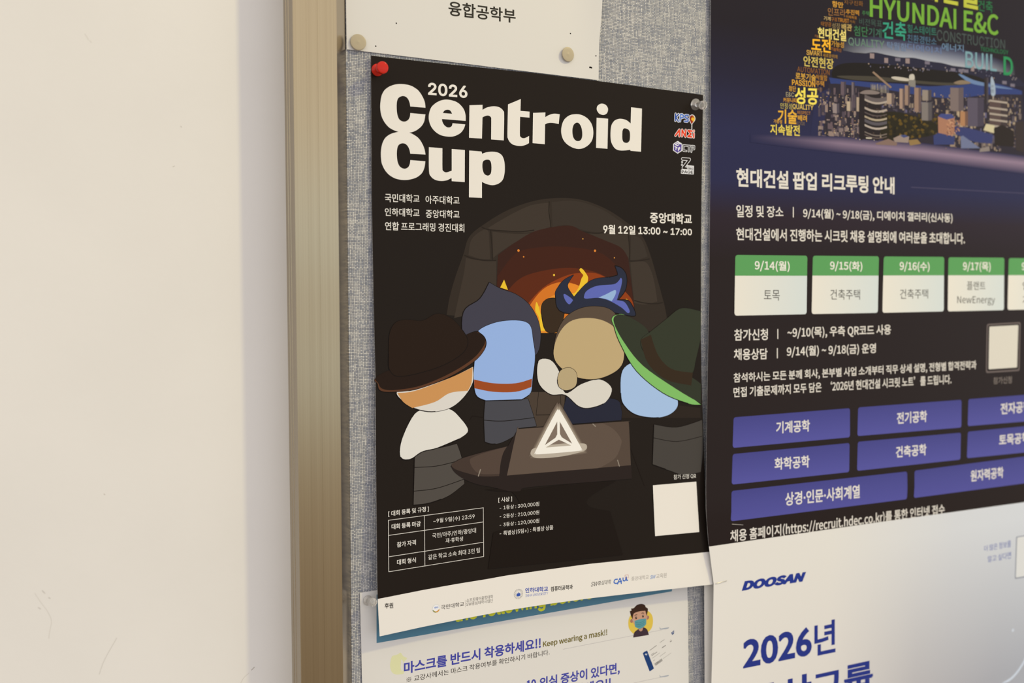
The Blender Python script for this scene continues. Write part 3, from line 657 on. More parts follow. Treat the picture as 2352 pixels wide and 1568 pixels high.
p_.poly('#4b3e33', [(348.85,-86.03,1),(381.36,-87.65,1),(380.43,-101.38,1),(379.49,-114.42,1),(337.92,-113.73,1),(326.03,-110.26,1),(327.67,-98.34)], 6)
p_.poly('#3a2f27', [(338.07,-102.3,1),(348.8,-90.09,1),(347.84,-106.27,1),(340.93,-113.93,1),(325.28,-110.88,1),(326.1,-104.92)], 5.5)
for q_ in ([(357.24,-86.45),(354.73,-104.65)], [(377.01,-90.18),(377.65,-103.29)], [(326.03,-110.26),(340.96,-111.37)], [(354.73,-104.65),(379.59,-105.81)]): p_.stroke('#2c241d', q_, .5, 7)
p_.poly('#2f261f', [(412.49,-102.32,1),(464.43,-100.2,1),(516.21,-108.26,1),(516.95,-117.07,1),(405.22,-110.16,1)], 5)
for q_ in ([(443.02,-136.45),(457.24,-170.71)], [(296.98,-105.1),(299.18,-101.95),(309.25,-103.88)]): p_.stroke('#221a15', q_, .5, 7)
p_.build()

# --- plain workshop goods where the printed figures stand: hats, jars and sacks without faces or limbs
LN = '#1d1713'
def good(p, col, pts, l, line=.7):
    if line:
        q_ = smooth(pts); p.stroke(LN, [c[:2] for c in q_]+[q_[0]], line, l-.6, cap=False)
    p.poly(col, pts, l)
p_ = EV('printed_sack', 16)
good(p_, '#524b44', [(251.66,-124.36,1),(263.52,-125.27),(276.8,-124.03),(285.99,-122.45,1),(290.09,-135.28),(291.61,-153.66,1),(278.55,-161.51),(262.76,-165.57),(249.69,-165.91,1)], 0)
p_.stroke(LN, [(251.19,-137.67),(269.29,-138.09),(289.47,-135.23)], .5, 1.2, True); p_.stroke(LN, [(250.49,-155.42),(268.98,-154.94),(291.06,-150.19)], .5, 1.2, True)
good(p_, '#ddd5c8', [(240.46,-129.03),(241.86,-115.88),(252.11,-97.72),(262.82,-95.02),(279.68,-95.43),(289.37,-103.37),(295.41,-112.88),(289.14,-118.14),(284.19,-120.05),(269.53,-124.61),(257.54,-126.49),(248.01,-131.3)], 2)
good(p_, '#d8cfc3', [(238.1,-80.65),(252.88,-79.7),(280.86,-71.93),(300.29,-64.11,1),(299.76,-76.21),(291.83,-87.36),(280.54,-94.77),(265.84,-96.76),(252.66,-93.74),(243.27,-88.17)], 4)
p_.poly('#c98f55', [(238.68,-81.24,1),(252.87,-80.26),(280.86,-71.93),(299.9,-64.44,1),(298.88,-76.17),(295.66,-82.37,1),(280.71,-83.35),(268.38,-89.53),(250.29,-93.04,1),(243.27,-88.17)], 5)
p_.build()
p_ = EV('printed_hat', 22)
good(p_, '#5c3a27', [(224.27,-68.38),(223.72,-73.87),(225.71,-78.71),(235.19,-80.17),(255.28,-78.7),(280.87,-70.79),(300.96,-60.1),(309.94,-51.14),(311.28,-44.22),(306.87,-38.9),(298.67,-38.14),(261.61,-54.19)], 0)
p_.poly('#2a1e17', [(224.74,-67.3),(224.3,-73.68),(227.69,-77.81),(237.54,-78.95),(257.7,-76.56),(280.9,-68.51),(299.72,-58.32),(308.68,-49.36),(310.65,-43.62),(306.24,-38.89),(297.41,-38.46),(261.61,-54.19)], 1)
good(p_, '#2b1f17', [(232.35,-52.13),(233.49,-36.69),(238.24,-29.04),(246.46,-27.18),(259.52,-27.96),(270.41,-23.06),(280.16,-25.23),(288.73,-32.21),(296.1,-43.83),(290.99,-54.01),(271.17,-63.57),(242.38,-69.15),(233.11,-64.33)], 2, .5)
p_.build()
p_ = EV('printed_jar', 8)
good(p_, '#4a484c', [(310.16,-90.38,1),(326.28,-91.58),(347.65,-91.38,1),(351.69,-103.11),(355,-113.5,1),(337.91,-114.06,1),(336.34,-119),(324.34,-124.18),(315.5,-124.86),(309.33,-122.75,1),(308.89,-103.86)], 0)
p_.stroke(LN, [(309.22,-105.87),(326.07,-107.59),(353.18,-106.59)], .5, 1.2, True)
p_.poly('#9a4a24', [(301.05,-73.96,1),(317.34,-77.6),(336.89,-78.49),(351.29,-75.57,1),(350.69,-82.1,1),(336.82,-85.22),(317.26,-84.25),(301.22,-80.68,1)], 8)
good(p_, '#43404a', [(314.42,0.65,1),(324.42,-4.45),(337.44,-8.69),(349.31,-17.01),(357.29,-29.92),(359.23,-44.26),(354.41,-57.23),(334.4,-64.82),(311.12,-60.46),(293.59,-44.91),(292.56,-21.98),(306.46,-11.78)], 5)
good(p_, '#94add9', [(303.07,-38.81),(317.8,-31.01),(337.32,-29.12),(349.49,-32.75),(352.49,-45.28),(354.13,-58.41),(351.83,-75),(349.83,-86.82),(342.04,-91.76,1),(310.76,-90.91,1),(302.54,-86.18),(300.56,-72.78),(301.77,-55.51)], 6.5)
p_.build()
p_ = EV('printed_pot', 8)
good(p_, '#2a2a36', [(382.51,-91.84,1),(427.49,-95.61),(434.93,-104.53),(434.84,-113.77,1),(385.83,-113.8,1),(379.6,-104.78)], 0)
good(p_, '#d6cdbf', [(357.07,-62.09),(367.94,-61.28),(376.1,-71.22),(381.48,-88.41),(396.97,-81.84),(414.13,-78.93),(425.69,-86.9),(419.77,-97.77),(405.31,-101.91),(393.97,-100.04),(381.46,-90.23),(367.68,-88.92),(356.91,-78.81)], 1)
good(p_, '#2d2f3d', [(372.88,-10.15),(375.74,-2.7),(381.47,2.9),(389.75,6.68,1),(385.78,1.66),(384.33,-3.33),(390.1,-11.18,1),(401.04,-0.83),(410.62,3.61),(423.31,4.92),(429.35,6.22),(431.62,7.51),(428.94,14.53,1),(435.4,12.67),(440,7.56),(440.79,-0.17),(438.51,-7.26),(432.42,-13.66,1),(442.36,-14.38),(447.77,-20.9,1),(448.55,-27.4),(429.38,-24.56,1),(380.69,-23.92)], 2)
p_.poly('#5e66ac', [(399.57,-10.28),(402.51,-5.88),(412.11,-2.1),(427.85,-0.82),(433.15,2.39),(434.67,4.45),(436.04,2.4),(434.69,-4.03),(430.9,-13.97,1),(438.52,-15.64),(443.52,-22.8),(441.6,-24.71),(435.47,-20.12),(423.34,-14.24),(412.86,-11.94),(401.04,-12.5)], 3)
p_.poly('#93aed0', [(413.23,-11.75,1),(420.33,-9.11),(427.86,-5.94),(430.13,-6.27),(429.38,-9.79),(425.98,-14.77,1),(420.33,-12.94)], 4)
p_.poly('#5e66ac', [(380.37,-9.56),(382.17,-8.95),(388.65,-13.05),(387.92,-15.24),(385.39,-16.97),(382.16,-13.94)], 3)
good(p_, '#5a4a3c', [(371.4,-55.38),(374.25,-39.82),(381.89,-27.92),(394.48,-20.83),(410.08,-18.79),(425.96,-22.41),(436.21,-36.22),(438.37,-57.48),(433.13,-71.03),(414.14,-78.31),(394.19,-76.83),(377.51,-67.65)], 5)
p_.poly('#bca276', [(370.98,-56.57),(375.62,-41.06),(386.05,-31.01),(401.52,-28.22),(418.69,-30.95),(431.79,-39.86),(437.92,-57.47),(433.14,-70.41),(414.14,-77.94),(394.19,-76.59),(377.51,-67.65)], 6)
good(p_, '#3a2c1f', [(360.03,-20.44),(364.12,-13.33),(372.3,-11.95),(380.55,-14.05),(381.22,-23.09),(376.32,-37.46),(364.01,-37.8)], 1.5)
good(p_, '#b59f78', [(374.39,-77.18),(377.49,-70.07),(385.84,-68.21),(392.1,-73.08),(391.32,-82.8),(382.89,-86.29),(375.99,-83.3)], 7.5)
p_.build()
p_ = EV('printed_hat', 20)
good(p_, '#48423c', [(467.48,-119.48,1),(491.22,-123.57),(518.07,-118.88,1),(518.61,-144.83),(516.28,-164.08,1),(498.52,-165.11),(483.04,-159.92),(465.55,-153.37,1)], 0)
p_.stroke(LN, [(466.9,-130.78),(491.09,-135.7),(517.62,-133.09)], .5, 1.2, True)
good(p_, '#a3bad9', [(434.47,-91.07),(436.37,-72.41),(449.5,-66.63),(464.57,-78.6),(487.67,-93.74),(492.31,-104.31),(484.41,-111.58),(468.91,-113.84),(449.2,-110.1),(437.34,-101.24)], 1)
good(p_, '#7fb562', [(427.69,-34.82),(425.95,-29.21),(430.34,-26.18),(440.65,-27.57),(461.63,-48.09),(487.72,-83.45),(516.87,-105.41,1),(503.4,-103.63),(476.78,-93.2),(449.47,-72.93),(433.23,-48.6)], 2)
p_.poly('#35372a', [(428.14,-32.96),(429.61,-26.79),(439.17,-26.55),(457.1,-35.37),(464.67,-44.37),(480,-67.74),(508.3,-81.77),(516.96,-87.37,1),(516.88,-104.37,1),(492.39,-91.4),(457.02,-69.43),(437.66,-48.72)], 3)
good(p_, '#37392b', [(454.82,-47.28),(464.68,-40.57),(480.02,-30.7),(492.47,-22.56),(501.92,-21.38),(516.62,-24.13,1),(516.69,-48.21,1),(511.55,-66.28),(506.72,-78.45),(489.31,-78.37),(469.2,-68.62),(457.06,-56.8)], 4, .5)
p_.poly('#382b1e', [(454.37,-47.27,1),(464.68,-43.36,1),(472.3,-61.09),(486.2,-73.1),(508.32,-77.21,1),(506.68,-88.19,1),(479.94,-81.82),(461.58,-67.07)], 5)
p_.build()

p_ = EV('printed_anvil', 28)
p_.poly('#221b16', [(308.4,-159.82,1),(328.85,-161.77),(339.04,-174.49),(334.82,-189.29),(315.34,-194.08,1),(310.25,-221.8,1),(434.38,-226.41,1),(422.8,-188.6,1),(402.9,-182.84),(403.05,-174.94),(429.04,-163.91,1),(387.86,-162.57),(334.02,-163.44)])
p_.poly('#2d2420', [(280.47,-139.19,1),(283.69,-136.2),(290.82,-133.51),(311.04,-129.83),(329.64,-127.11,1),(337.9,-115.07,1),(444.08,-152.28,1),(444.59,-163.43,1),(410.95,-162.86),(347.75,-161.49),(339.37,-163.74),(330.37,-163.21,1),(314.93,-158.4),(303.34,-155.33),(292.65,-150.72),(284.25,-144.74)], 1)
p_.poly('#55463b', [(327.99,-150.58,1),(337.13,-116.03),(338.66,-114.58,1),(436.09,-114.99),(440.72,-115.57),(442.22,-118.16),(443.66,-152.1,1)], 2)
p_.poly('#605044', [(328.15,-150.26,1),(337.13,-116.23),(338.81,-114.86,1),(416.54,-115.15,1),(426.41,-120.32),(433.83,-128.64),(434.18,-134.36),(428.6,-144.59),(416.07,-150.64),(411.12,-151.84,1)], 3)
p_.poly('#463830', [(281.2,-137.95),(285.11,-135.99),(292.25,-133.5),(311.03,-130.17),(328.37,-127.82,1),(324.95,-132.91),(322.61,-140.08),(321.32,-150.32,1),(307.07,-149.38),(296.3,-146.45),(284.3,-141.8)], 2)
p_.poly('#54443a', [(296.49,-135.94),(300.84,-133.33),(311.02,-130.83),(328.37,-127.82,1),(324.95,-132.91),(322.76,-140.09),(321.57,-148.67,1),(305.65,-147.27),(299.24,-142.75)], 3)
for q_ in ([(305.35,-143.94),(303.46,-148.73)], [(430.66,-146.89),(432.26,-151.86)], [(407.13,-115.18),(409.55,-117.23)]): p_.stroke('#8d8071', q_, .9, 4)
p_.build()
p_ = EV('glowing_emblem', 36)
tri = [(374.92,-101.41),(378.04,-104),(395.97,-132.91),(396.35,-135.17),(393.91,-136.93),(356.2,-136.86),(353.39,-134.8),(352.97,-132.73),(371.77,-103.28)]
cx_, cy_ = sum(c[0] for c in tri)/len(tri), sum(c[1] for c in tri)/len(tri)
for i, c_ in enumerate(('#645448', '#6d5d50', '#786959', '#877766', '#9a8a78')):
    g_ = 1.20-.04*i; p_.poly(c_, [(cx_+(x-cx_)*g_, cy_+(y-cy_)*g_) for x, y in tri], i*.5)
p_.poly('#b6a896', [(349.12,-134.27),(352.07,-130.96),(363.63,-130.48),(387.21,-130.17),(398.42,-130.51),(401.21,-133.3),(398.34,-136.58),(383.11,-139),(367.38,-139.67),(355.02,-139.02),(350.45,-137.09)], 3)
p_.poly('#7f6e60', [(374.82,-109.99,1),(388,-130.23,1),(361.31,-130.3,1)], 4); p_.poly('#b6a896', [(365.98,-129.28,1),(381.66,-129.07,1),(387.99,-131.48,1),(362.07,-131.38,1)], 4.5)
p_.poly('#efe6d8', [(374.92,-102.09),(377.49,-103.97),(395.17,-132.85),(395.54,-134.97),(393.52,-136.2),(356.6,-136.08),(354.16,-134.66),(353.73,-132.99),(372.16,-103.65)], 5.5,
    holes=([(373.63,-110.95,1),(373.5,-121.25,1),(371.9,-123.88,1),(362.1,-129.13,1)], [(375.99,-111.1,1),(376.02,-121.08,1),(377.63,-123.95,1),(387.21,-129.82,1)], [(362.85,-131.1,1),(373.83,-126.22),(376.02,-126.24),(386.39,-131.29,1)]))
p_.build()

# --- small print
p_ = EV('rules_table', 40)
T_ = '#ddd3c5'
for q_ in ([(229.88,-174.98),(307.25,-173.71)], [(229.87,-186.2),(307.03,-184.73)], [(229.51,-202),(306.69,-200.47)], [(229.37,-213.08),(306.57,-211.57)], [(229.88,-174.98),(229.37,-213.08)], [(258.32,-174.6),(257.9,-212.3)], [(307.13,-173.7),(306.64,-211.57)]): p_.stroke(T_, q_, .42)
table = p_.build(); p_ = EV('table_lettering', 40); p_.parent = table
for s_, q_, b_ in (('[ 대회 등록 및 규정 ]', [(229.97,-168.23),(262,-167.87),(261.92,-171.88),(229.88,-172.45)], .02), ('대회 등록 마감', [(232.29,-178.07),(255.31,-178.23),(255.23,-182.23),(232.21,-182.07)], .022), ('~9월 9일(수) 23:59', [(265.48,-177.73),(299.69,-177.63),(299.61,-181.56),(265.41,-181.41)], .008),
                   ('참가 자격', [(236.14,-191.91),(251.13,-191.82),(251.05,-195.81),(236.05,-195.92)], .022), ('국민/아주/인하/중앙대', [(264.45,-188.67),(300.63,-188.5),(300.54,-192.49),(264.36,-192.58)], .008), ('재·휴학생', [(275.18,-193.68),(289.52,-193.8),(289.44,-197.41),(275.1,-197.33)], .008),
                   ('대회 형식', [(235.96,-204.9),(250.84,-205.04),(250.75,-208.91),(235.86,-208.97)], .022), ('같은 학교 소속 최대 3인 팀', [(260.84,-204.35),(303.51,-204.16),(303.42,-208.1),(260.75,-208.48)], .008)):
    p_.text(T_, s_, q_, b_)
p_.build()
p_ = EV('prize_list', 40)
for s_, q_, b_ in (('[ 시상 ]', [(320.24,-167.14),(332.16,-167.24),(332.08,-171.31),(320.16,-171.18)], .02), ('- 1등상 : 300,000원', [(321.23,-173.67),(356.26,-173.81),(356.19,-177.63),(321.16,-177.36)], .008), ('- 2등상 : 210,000원', [(321.1,-180.33),(356.13,-180.6),(356.05,-184.43),(321.03,-184.01)], .008),
                   ('- 3등상 : 120,000원', [(320.96,-186.99),(356,-187.28),(355.92,-191.04),(320.89,-190.61)], .008), ('- 특별상(5팀+) : 특별상 상품', [(320.83,-193.52),(368.59,-193.85),(368.5,-197.95),(320.74,-197.45)], .008)):
    p_.text(T_, s_, q_, b_)
p_.build()
p_ = EV('code_card', 40); p_.quad('#e6dbcc', [(465.59,-171.02),(511.06,-172.03),(513.43,-216.26),(467.04,-214.47)]); card = p_.build(label='blank cream card'); p_ = EV('card_caption', 40); p_.parent = card; p_.text('#d8cec0', '참가 신청 QR', [(487.15,-163.85),(510.85,-164.9),(510.79,-169.03),(487.09,-168.05)], .01, 1); p_.build()
p_ = EV('sponsor_band', 10)
p_.poly('#e6dbcc', [(220.39,-232.13,1),(256.05,-230.55,1),(283.31,-229.81,1),(309.33,-229.54,1),(325.94,-229.06,1),(363.16,-229.26,1),(402.05,-229.75,1),(485.28,-233.37,1),(524.44,-235.07,1),(527.52,-264.13,1),(484.63,-262,1),(441.98,-259.87,1),(401.34,-258.01,1),(362.46,-256.9,1),(325.24,-256.5,1),(289.56,-257.25,1),(255.34,-258.23,1),(221.21,-259.82,1)], curve=False); band = p_.build(label='cream band along the poster foot')
def EV(name, base=0): return Print(band, 'event', name, base)
p_ = EV('sponsor_lettering', 13)
p_.text('#3a332b', '후원', [(225.69,-235.99),(232.41,-236.49),(232.31,-240.57),(225.59,-240.05)], .025); p_.build()
p_ = EV('sponsor_logo', 13)
c = [(266.28,-246.04)][0]
p_.disc('#e9e2da', c, 3.1, 0); p_.ring('#c9c3b8', c, 2.95, 3.15, 1)
def arcpts(c, r, a0, a1, n=10): return [(c[0]+r*math.cos(math.radians(a0+(a1-a0)*k/n)), c[1]+r*math.sin(math.radians(a0+(a1-a0)*k/n))) for k in range(n+1)]
p_.stroke('#d9a23c', arcpts(c, 2.6, 215, 330), .9, 1.5); p_.stroke('#4d7f52', arcpts(c, 2.7, 200, 265), .45, 3); p_.stroke('#c8703c', arcpts(c, 2.3, 280, 325), .4, 3)
p_.text('#6a86c0', 'KMU', [(265.09,-244.56),(268.06,-244.6),(268.03,-245.82),(265.06,-245.78)], .03, 3)
p_.text('#57504a', '국민대학교', [(270.36,-244.12),(289.38,-244.14),(289.29,-247.6),(270.27,-247.62)], .01); p_.stroke('#a79d92', [(290.3,-243.2),(290.44,-248.6)], .2)
p_.text('#6d655d', '소프트웨어융합대학', [(291.5,-242.14),(314.07,-242.41),(314,-245.25),(291.43,-245.11)]); p_.text('#6d655d', 'SW중심대학사업단', [(291.43,-245.11),(313.99,-245.58),(313.92,-248.18),(291.35,-248.08)]); p_.build()
p_ = EV('sponsor_logo', 13)
c = [(336.25,-245)][0]
p_.ring('#8b8580', c, 3.75, 3.95); p_.ring('#8b8580', c, 2.55, 2.65)
for k in range(16): p_.disc('#77716c', (c[0]+3.2*math.cos(k*math.pi/8), c[1]+3.2*math.sin(k*math.pi/8)), .28, n=8)
p_.poly('#3b55a0', [(c[0]-1.7, c[1]-.2, 1), (c[0]-1.2, c[1]+.9, 1), (c[0]-.6, c[1]+.2, 1), (c[0], c[1]+1.6, 1), (c[0]+.6, c[1]+.2, 1), (c[0]+1.2, c[1]+.9, 1), (c[0]+1.7, c[1]-.2, 1), (c[0]+1.6, c[1]-1.5), (c[0], c[1]-1.9), (c[0]-1.6, c[1]-1.5)], 1)
p_.text('#3f50a0', '인하대학교', [(342.36,-241.19),(362.97,-242.62),(362.86,-246.67),(342.26,-245.1)], .025); p_.text('#6f7cb8', 'INHA UNIVERSITY', [(342.51,-246.33),(362.85,-247.19),(362.8,-249.25),(342.46,-248.37)])
p_.text('#2a241e', '컴퓨터공학과', [(365.4,-243.4),(385.78,-244.33),(385.69,-248.17),(365.3,-247.28)], .025); p_.build()
p_ = EV('sponsor_logo', 13)
p_.text('#2c2620', 'SW', [(403.68,-244.88),(410.27,-245.26),(408.94,-248.62),(402.76,-248.64)], 0); p_.text('#2c2620', '중심대학', [(410.07,-245.05),(422.78,-245.2),(421.85,-249.09),(409.57,-248.35)], 0)
for q_ in ([(428.56,-245.98),(426.13,-246.1),(425.23,-248.21),(427.41,-249.41),(429.23,-248.77)], [(428.77,-250.05),(431.21,-245.63),(432.37,-250.1)], [(430.08,-248.44),(432.74,-248.17)], [(434.19,-245.68),(434.34,-247.86),(436.25,-248.12),(437.39,-245.39),(437.75,-248.14),(438.82,-248.11)]): p_.stroke('#4169b4', q_, .95, 0, True)
for q_ in ([(436.16,-243.6),(439.36,-243.67),(439.51,-246.22),(436.3,-246.14),(436.16,-243.6)],): p_.stroke('#c06a6a', q_, .22, 2)
p_.text('#a59b90', '중앙대학교', [(442.41,-245.89),(459.95,-246.45),(459.86,-250.08),(442.32,-249.31)]); p_.text('#6f8ebf', 'SW', [(462.01,-247.27),(467.29,-247.44),(466.33,-250.42),(461.27,-250.46)], .01); p_.text('#a59b90', '교육원', [(467.63,-246.93),(478.28,-247.26),(478.17,-251.3),(467.54,-250.58)]); p_.build()


# ================================================================ printing on the dark recruitment poster
def RC(name, base=0): return Print(recruit, 'recruit', name, base)
R_W = '#ddd2c4'
# --- the night city picture (printed photograph): sky, hills, river, blocks of buildings
p_ = RC('city_picture', 0)
SKY0, SKYM, SKY1 = hexcol('#37334a', .72), hexcol('#66708e'), hexcol('#a3a2a8')
top = [(671.68,226.73),(714.25,232.38),(762.53,233.54),(813.18,233.88),(866.45,232.42),(915.54,226.47)]; hill = [(676.6,213.86),(714.78,216.23),(763.15,216.75),(813.93,215.79),(867.18,216.6),(916.09,215.37)]
fade = (.15, .75, 1, 1, .95, .1)
for i in range(5):
    for j in range(6):
        def at(ii, jj): return tuple(top[ii][k]*(1-jj/6.)+hill[ii][k]*jj/6. for k in (0, 1))
        def sk(ii, jj):
            t = jj/6.; c = [SKY0[k]*(1-t)**1.3 + (SKYM[k]*(1-t)+SKY1[k]*t)*(1-(1-t)**1.3) for k in range(3)]
            f_ = fade[ii]; b_ = recruit_colour(at(ii, jj)[1]); return tuple(b_[k]*(1-f_)+c[k]*f_ for k in range(3))
        p_.shade([at(i, j), at(i+1, j), at(i+1, j+1), at(i, j+1)], [sk(i, j), sk(i+1, j), sk(i+1, j+1), sk(i, j+1)], 0, 2, 1)
p_.pic('#2c2a3c', [(663.12,210.94),(676.56,215.01),(697.27,214.38),(714.74,217.49),(732.63,217),(750.84,216.59),(769.31,217.99),(788.2,216.97),(807.4,217.08),(827.01,215.77),(853.61,216.62),(880.88,217.3),(908.97,215.61),(927.84,209.94),(909.56,203.6),(669.26,193.38)], 1, True)
p_.pic('#231e1b', [(662.52,192.72),(669.04,200.81),(691.75,205.6),(738.97,208.25),(788.5,209.29),(833.84,210.18),(862.1,208.38),(876.01,203.3),(851.6,201.05),(814.75,195.7),(751.7,192.71),(703.87,189.97),(669.41,188.25)], 2, True)
p_.pic('#36437a', [(659.26,188.95,1),(680.77,188.82),(715.66,189.55),(751.74,191.68),(789.15,192.66),(827.76,197.78),(848.92,200.8),(880.09,204.59),(909.6,202.67),(928.31,200.62,1),(928.69,193.15,1),(882.02,192.83),(828.32,184.57),(783.21,182.46),(739.82,183.88),(704.06,184.08),(661.68,182.73,1)], 3, True)
p_.pic('#6f86ad', [(831.27,208.58),(837.9,208.32),(854.13,204.9),(881.56,202.89),(913.94,201.2),(881.68,200.15),(851.6,201.05),(838.04,205.19)], 3.5, True)
p_.pic('#4c453a', [(669.32,191.31),(715.47,195.3),(763.9,196.44),(814.64,198.53),(848.86,202.15),(846.27,200.11),(814.75,195.87),(751.68,193.14),(692.24,189.73)], 3.4, True)
p_.pic('#8f7a62', [(825.06,199.5),(835.48,202.98),(846.15,202.8),(848.91,200.98),(833.01,198.62)], 3.8, True)
# dark ground of the town, then blocks of buildings row by row
p_.pic(recruit_colour(125), [(643.06,172.01,1),(658.44,178.3),(661.84,176.95),(668.13,154.23),(671.02,132.74),(637.53,131.74,1)], 3.9, True)
p_.pic('#332c35', [(661.84,176.95,1),(661.66,183.55),(704.05,184.5),(739.8,184.31),(783.19,182.9),(828.32,184.57),(882.02,192.83),(928.5,196.89,1),(937.54,133.4,1),(830.37,136.11),(741.5,135.69),(666.49,132.44,1),(653.9,140.72)], 4, True)
q0 = [(635.29,216.93),(929.02,249.29),(935.17,128.42),(638.06,111.51)]
rnd = random.Random(7)
PALS = [['#6d5a5e','#584b54','#8a7672','#4a4048','#9c8478','#3c353c'], ['#7a6a66','#94806f','#5a5058','#b09a80','#48404a','#6b6480'], ['#a58c74','#8c7668','#5f5454','#4b4242','#c0a888','#5d5a78']]
def blk(x, y, w_, h_, col, l): p_.pic(col, [bil(q0, a/2352., b/1291.) for a, b in ((x, y-h_), (x+w_, y-h_+w_*.08), (x+w_, y+w_*.08), (x, y))], l)
items = []
for i in range(700):
    x = rnd.uniform(70, 2300); lo = 520 + .03*x; y = rnd.uniform(lo, 1080 + .05*x)
    if 790 < x < 1390 and y > 760: continue
    if x < 470 and y < 520: continue
    s_ = .6 + .9*(y-lo)/500.
    items.append((y, x, rnd.uniform(9, 32)*s_, rnd.uniform(16, 80)*s_*(1.3 if x < 550 and y < 800 else .75), rnd.choice(PALS[0 if x < 520 else (2 if 1200 < x < 1600 else 1)])))
for i, (y, x, w_, h_, c_) in enumerate(sorted(items)): blk(x, y, w_, h_, c_, 4.5 + i*.004)
for i in range(420):      # lit windows and street lamps
    x = rnd.uniform(80, 2300); y = rnd.uniform(560, 1080+.05*x)
    if 790 < x < 1390 and y > 760 and rnd.random() < .8: continue
    blk(x, y, rnd.uniform(4, 12), rnd.uniform(4, 11), rnd.choice(['#d8b787', '#c9a070', '#e0cba8', '#b88a6a']), 6.4)
p_.pic('#2e2819', [(725.02,158.63),(728.49,162.32),(746.58,164.62),(768.87,162.89),(785.31,160.64),(800.77,157.37),(803.63,150.46),(794.83,145.41),(772.18,141.22),(747.53,137.82),(728.1,138.25)], 6.5, True)
for i in range(70):
    x = rnd.uniform(790, 1380); y = rnd.uniform(780, 1030); c = bil(q0, x/2352., y/1291.)
    p_.pic(rnd.choice(['#4a3c1c', '#3a321c', '#6b521e', '#58481f', '#262218']), [(c[0]+rnd.uniform(1.0, 3.2)*math.cos(a), c[1]+rnd.uniform(.8, 2.2)*math.sin(a)) for a in (0, 1, 2, 3, 4, 5)], 6.6 + i*.004, True)
# taller landmarks of the picture
p_.pic('#9d8068', [(713.35,198.65),(715.32,199.95),(739.69,187.48),(737.92,186.11)], 5)
p_.pic('#cfc2b0', [(738.54,196.21),(744.19,197.86),(761.38,197.51),(761.71,195.2),(746.74,194.66)], 5, True); p_.pic('#cfc4b4', [(763.1,201.14),(768.65,202.28),(769.83,197.44),(763.27,196.56)], 5, True); p_.pic('#8d857c', [(762.04,196.27),(771.09,197.12),(771.6,190.19),(761.9,190.18)], 5)
for k in range(14): p_.pic(rnd.choice(['#8f8478', '#6f6a74', '#a99a88']), [bil(q0, (600+k*14+a)/2352., (b+k*2)/1291.) for a, b in ((0, 430+rnd.uniform(0, 40)), (8, 430), (10, 520), (2, 520))], 6)
def tower(x0, x1, y0, y1, col, side, l, bands=()):
    xm = x0 + (x1-x0)*.62
    p_.pic(col, [bil(q0, a/2352., b/1291.) for a, b in ((x0, y0), (xm, y0+4), (xm, y1+4), (x0, y1))], l); p_.pic(side, [bil(q0, a/2352., b/1291.) for a, b in ((xm, y0+4), (x1, y0-2), (x1, y1-4), (xm, y1+4))], l)
    for b_ in bands: p_.pic('#b5a596', [bil(q0, a/2352., b/1291.) for a, b in ((x0, b_), (x1, b_+26), (x1, b_+46), (x0, b_+20))], l+.1)
for t_ in ((300,352,415,560,'#6e5c62','#4d434c'), (408,440,420,640,'#796a6c','#4a424a'), (415,465,560,700,'#5e5058','#453c44'), (222,285,655,760,'#9c8a86','#5a5058'), (360,415,630,735,'#c4ad92','#6d5f60'), (458,508,585,740,'#b59e88','#5d5158'),
           (905,958,490,712,'#ae8f7c','#6a5856'), (962,1018,455,672,'#a08270','#5d4d4e'), (1065,1140,480,745,'#9d7f6d','#6a5654'), (1152,1255,505,620,'#9a8a7d','#52494c'), (770,850,540,660,'#b49a84','#6b5a58'), (1145,1260,640,840,'#857a74','#5d5556'),
           (1465,1618,480,735,'#82706c','#6a5b5c'), (1662,1858,590,905,'#5f5564','#4d4452'), (1580,1670,740,900,'#b5835c','#7a5a4c'), (1862,1912,370,655,'#332c2e','#4e454a'), (1938,1978,450,610,'#3f3434','#b3a494')):
    tower(*t_, 7)
p_.pic('#a8b4c4', [(879.28,207.26),(881.19,210.65),(885.7,203.27),(886.86,193.26),(880.65,192.71)], 7, True)
tower(1925, 2145, 610, 950, '#5d4a46', '#463a3a', 7.2, (612, 690, 755, 820, 885))
p_.pic('#b07c62', [(803.7,164.7),(827.8,165.67),(827.82,149.47),(816.83,145.12),(805.06,147)], 7.3); p_.pic('#4a4f86', [(803.7,164.7),(808.11,167.72),(823.73,168.49),(827.82,165.22),(816.12,162.53)], 7.4)
for i in range(60):
    c = bil(q0, rnd.uniform(1415, 1580)/2352., rnd.uniform(840, 1010)/1291.); p_.pic(rnd.choice(['#c98f6c', '#8d5e50', '#d8a884', '#7a5048']), [(c[0]-.8, c[1]-.6), (c[0]+.8, c[1]-.6), (c[0]+.8, c[1]+.6), (c[0]-.8, c[1]+.6)], 7.5)
p_.pic('#3d4170', [(828.16,157.15),(850.87,156.53),(885.3,152.54),(884.34,143.22),(856.87,143.27),(828.48,149.52)], 7.3); p_.pic('#2e2520', [(886.38,159.08),(898.77,163.69),(917.48,158.51),(918.27,142.6),(888.6,141.64)], 7.5)
p_.pic('#d6c7a0', [(870.62,156.12),(874.44,162.82),(887.64,161.95),(886.62,154.02)], 7.4); p_.pic('#3d3230', [(919.16,168),(933.05,169.98),(934.73,137.02),(921.32,139.03)], 7.4)
p_.pic('#3d4372', [(798.03,145.63),(804.99,148.78),(828.59,146.82),(828.27,138.68),(799.02,136.8)], 7.4); p_.pic('#757a98', [(837.19,147.41),(840.48,148.54),(866.67,137.49),(838.36,135.71)], 7.6); p_.pic('#93857d', [(866.67,137.49),(880.3,140.65),(881.22,135.62),(865.47,133.74)], 7.6)
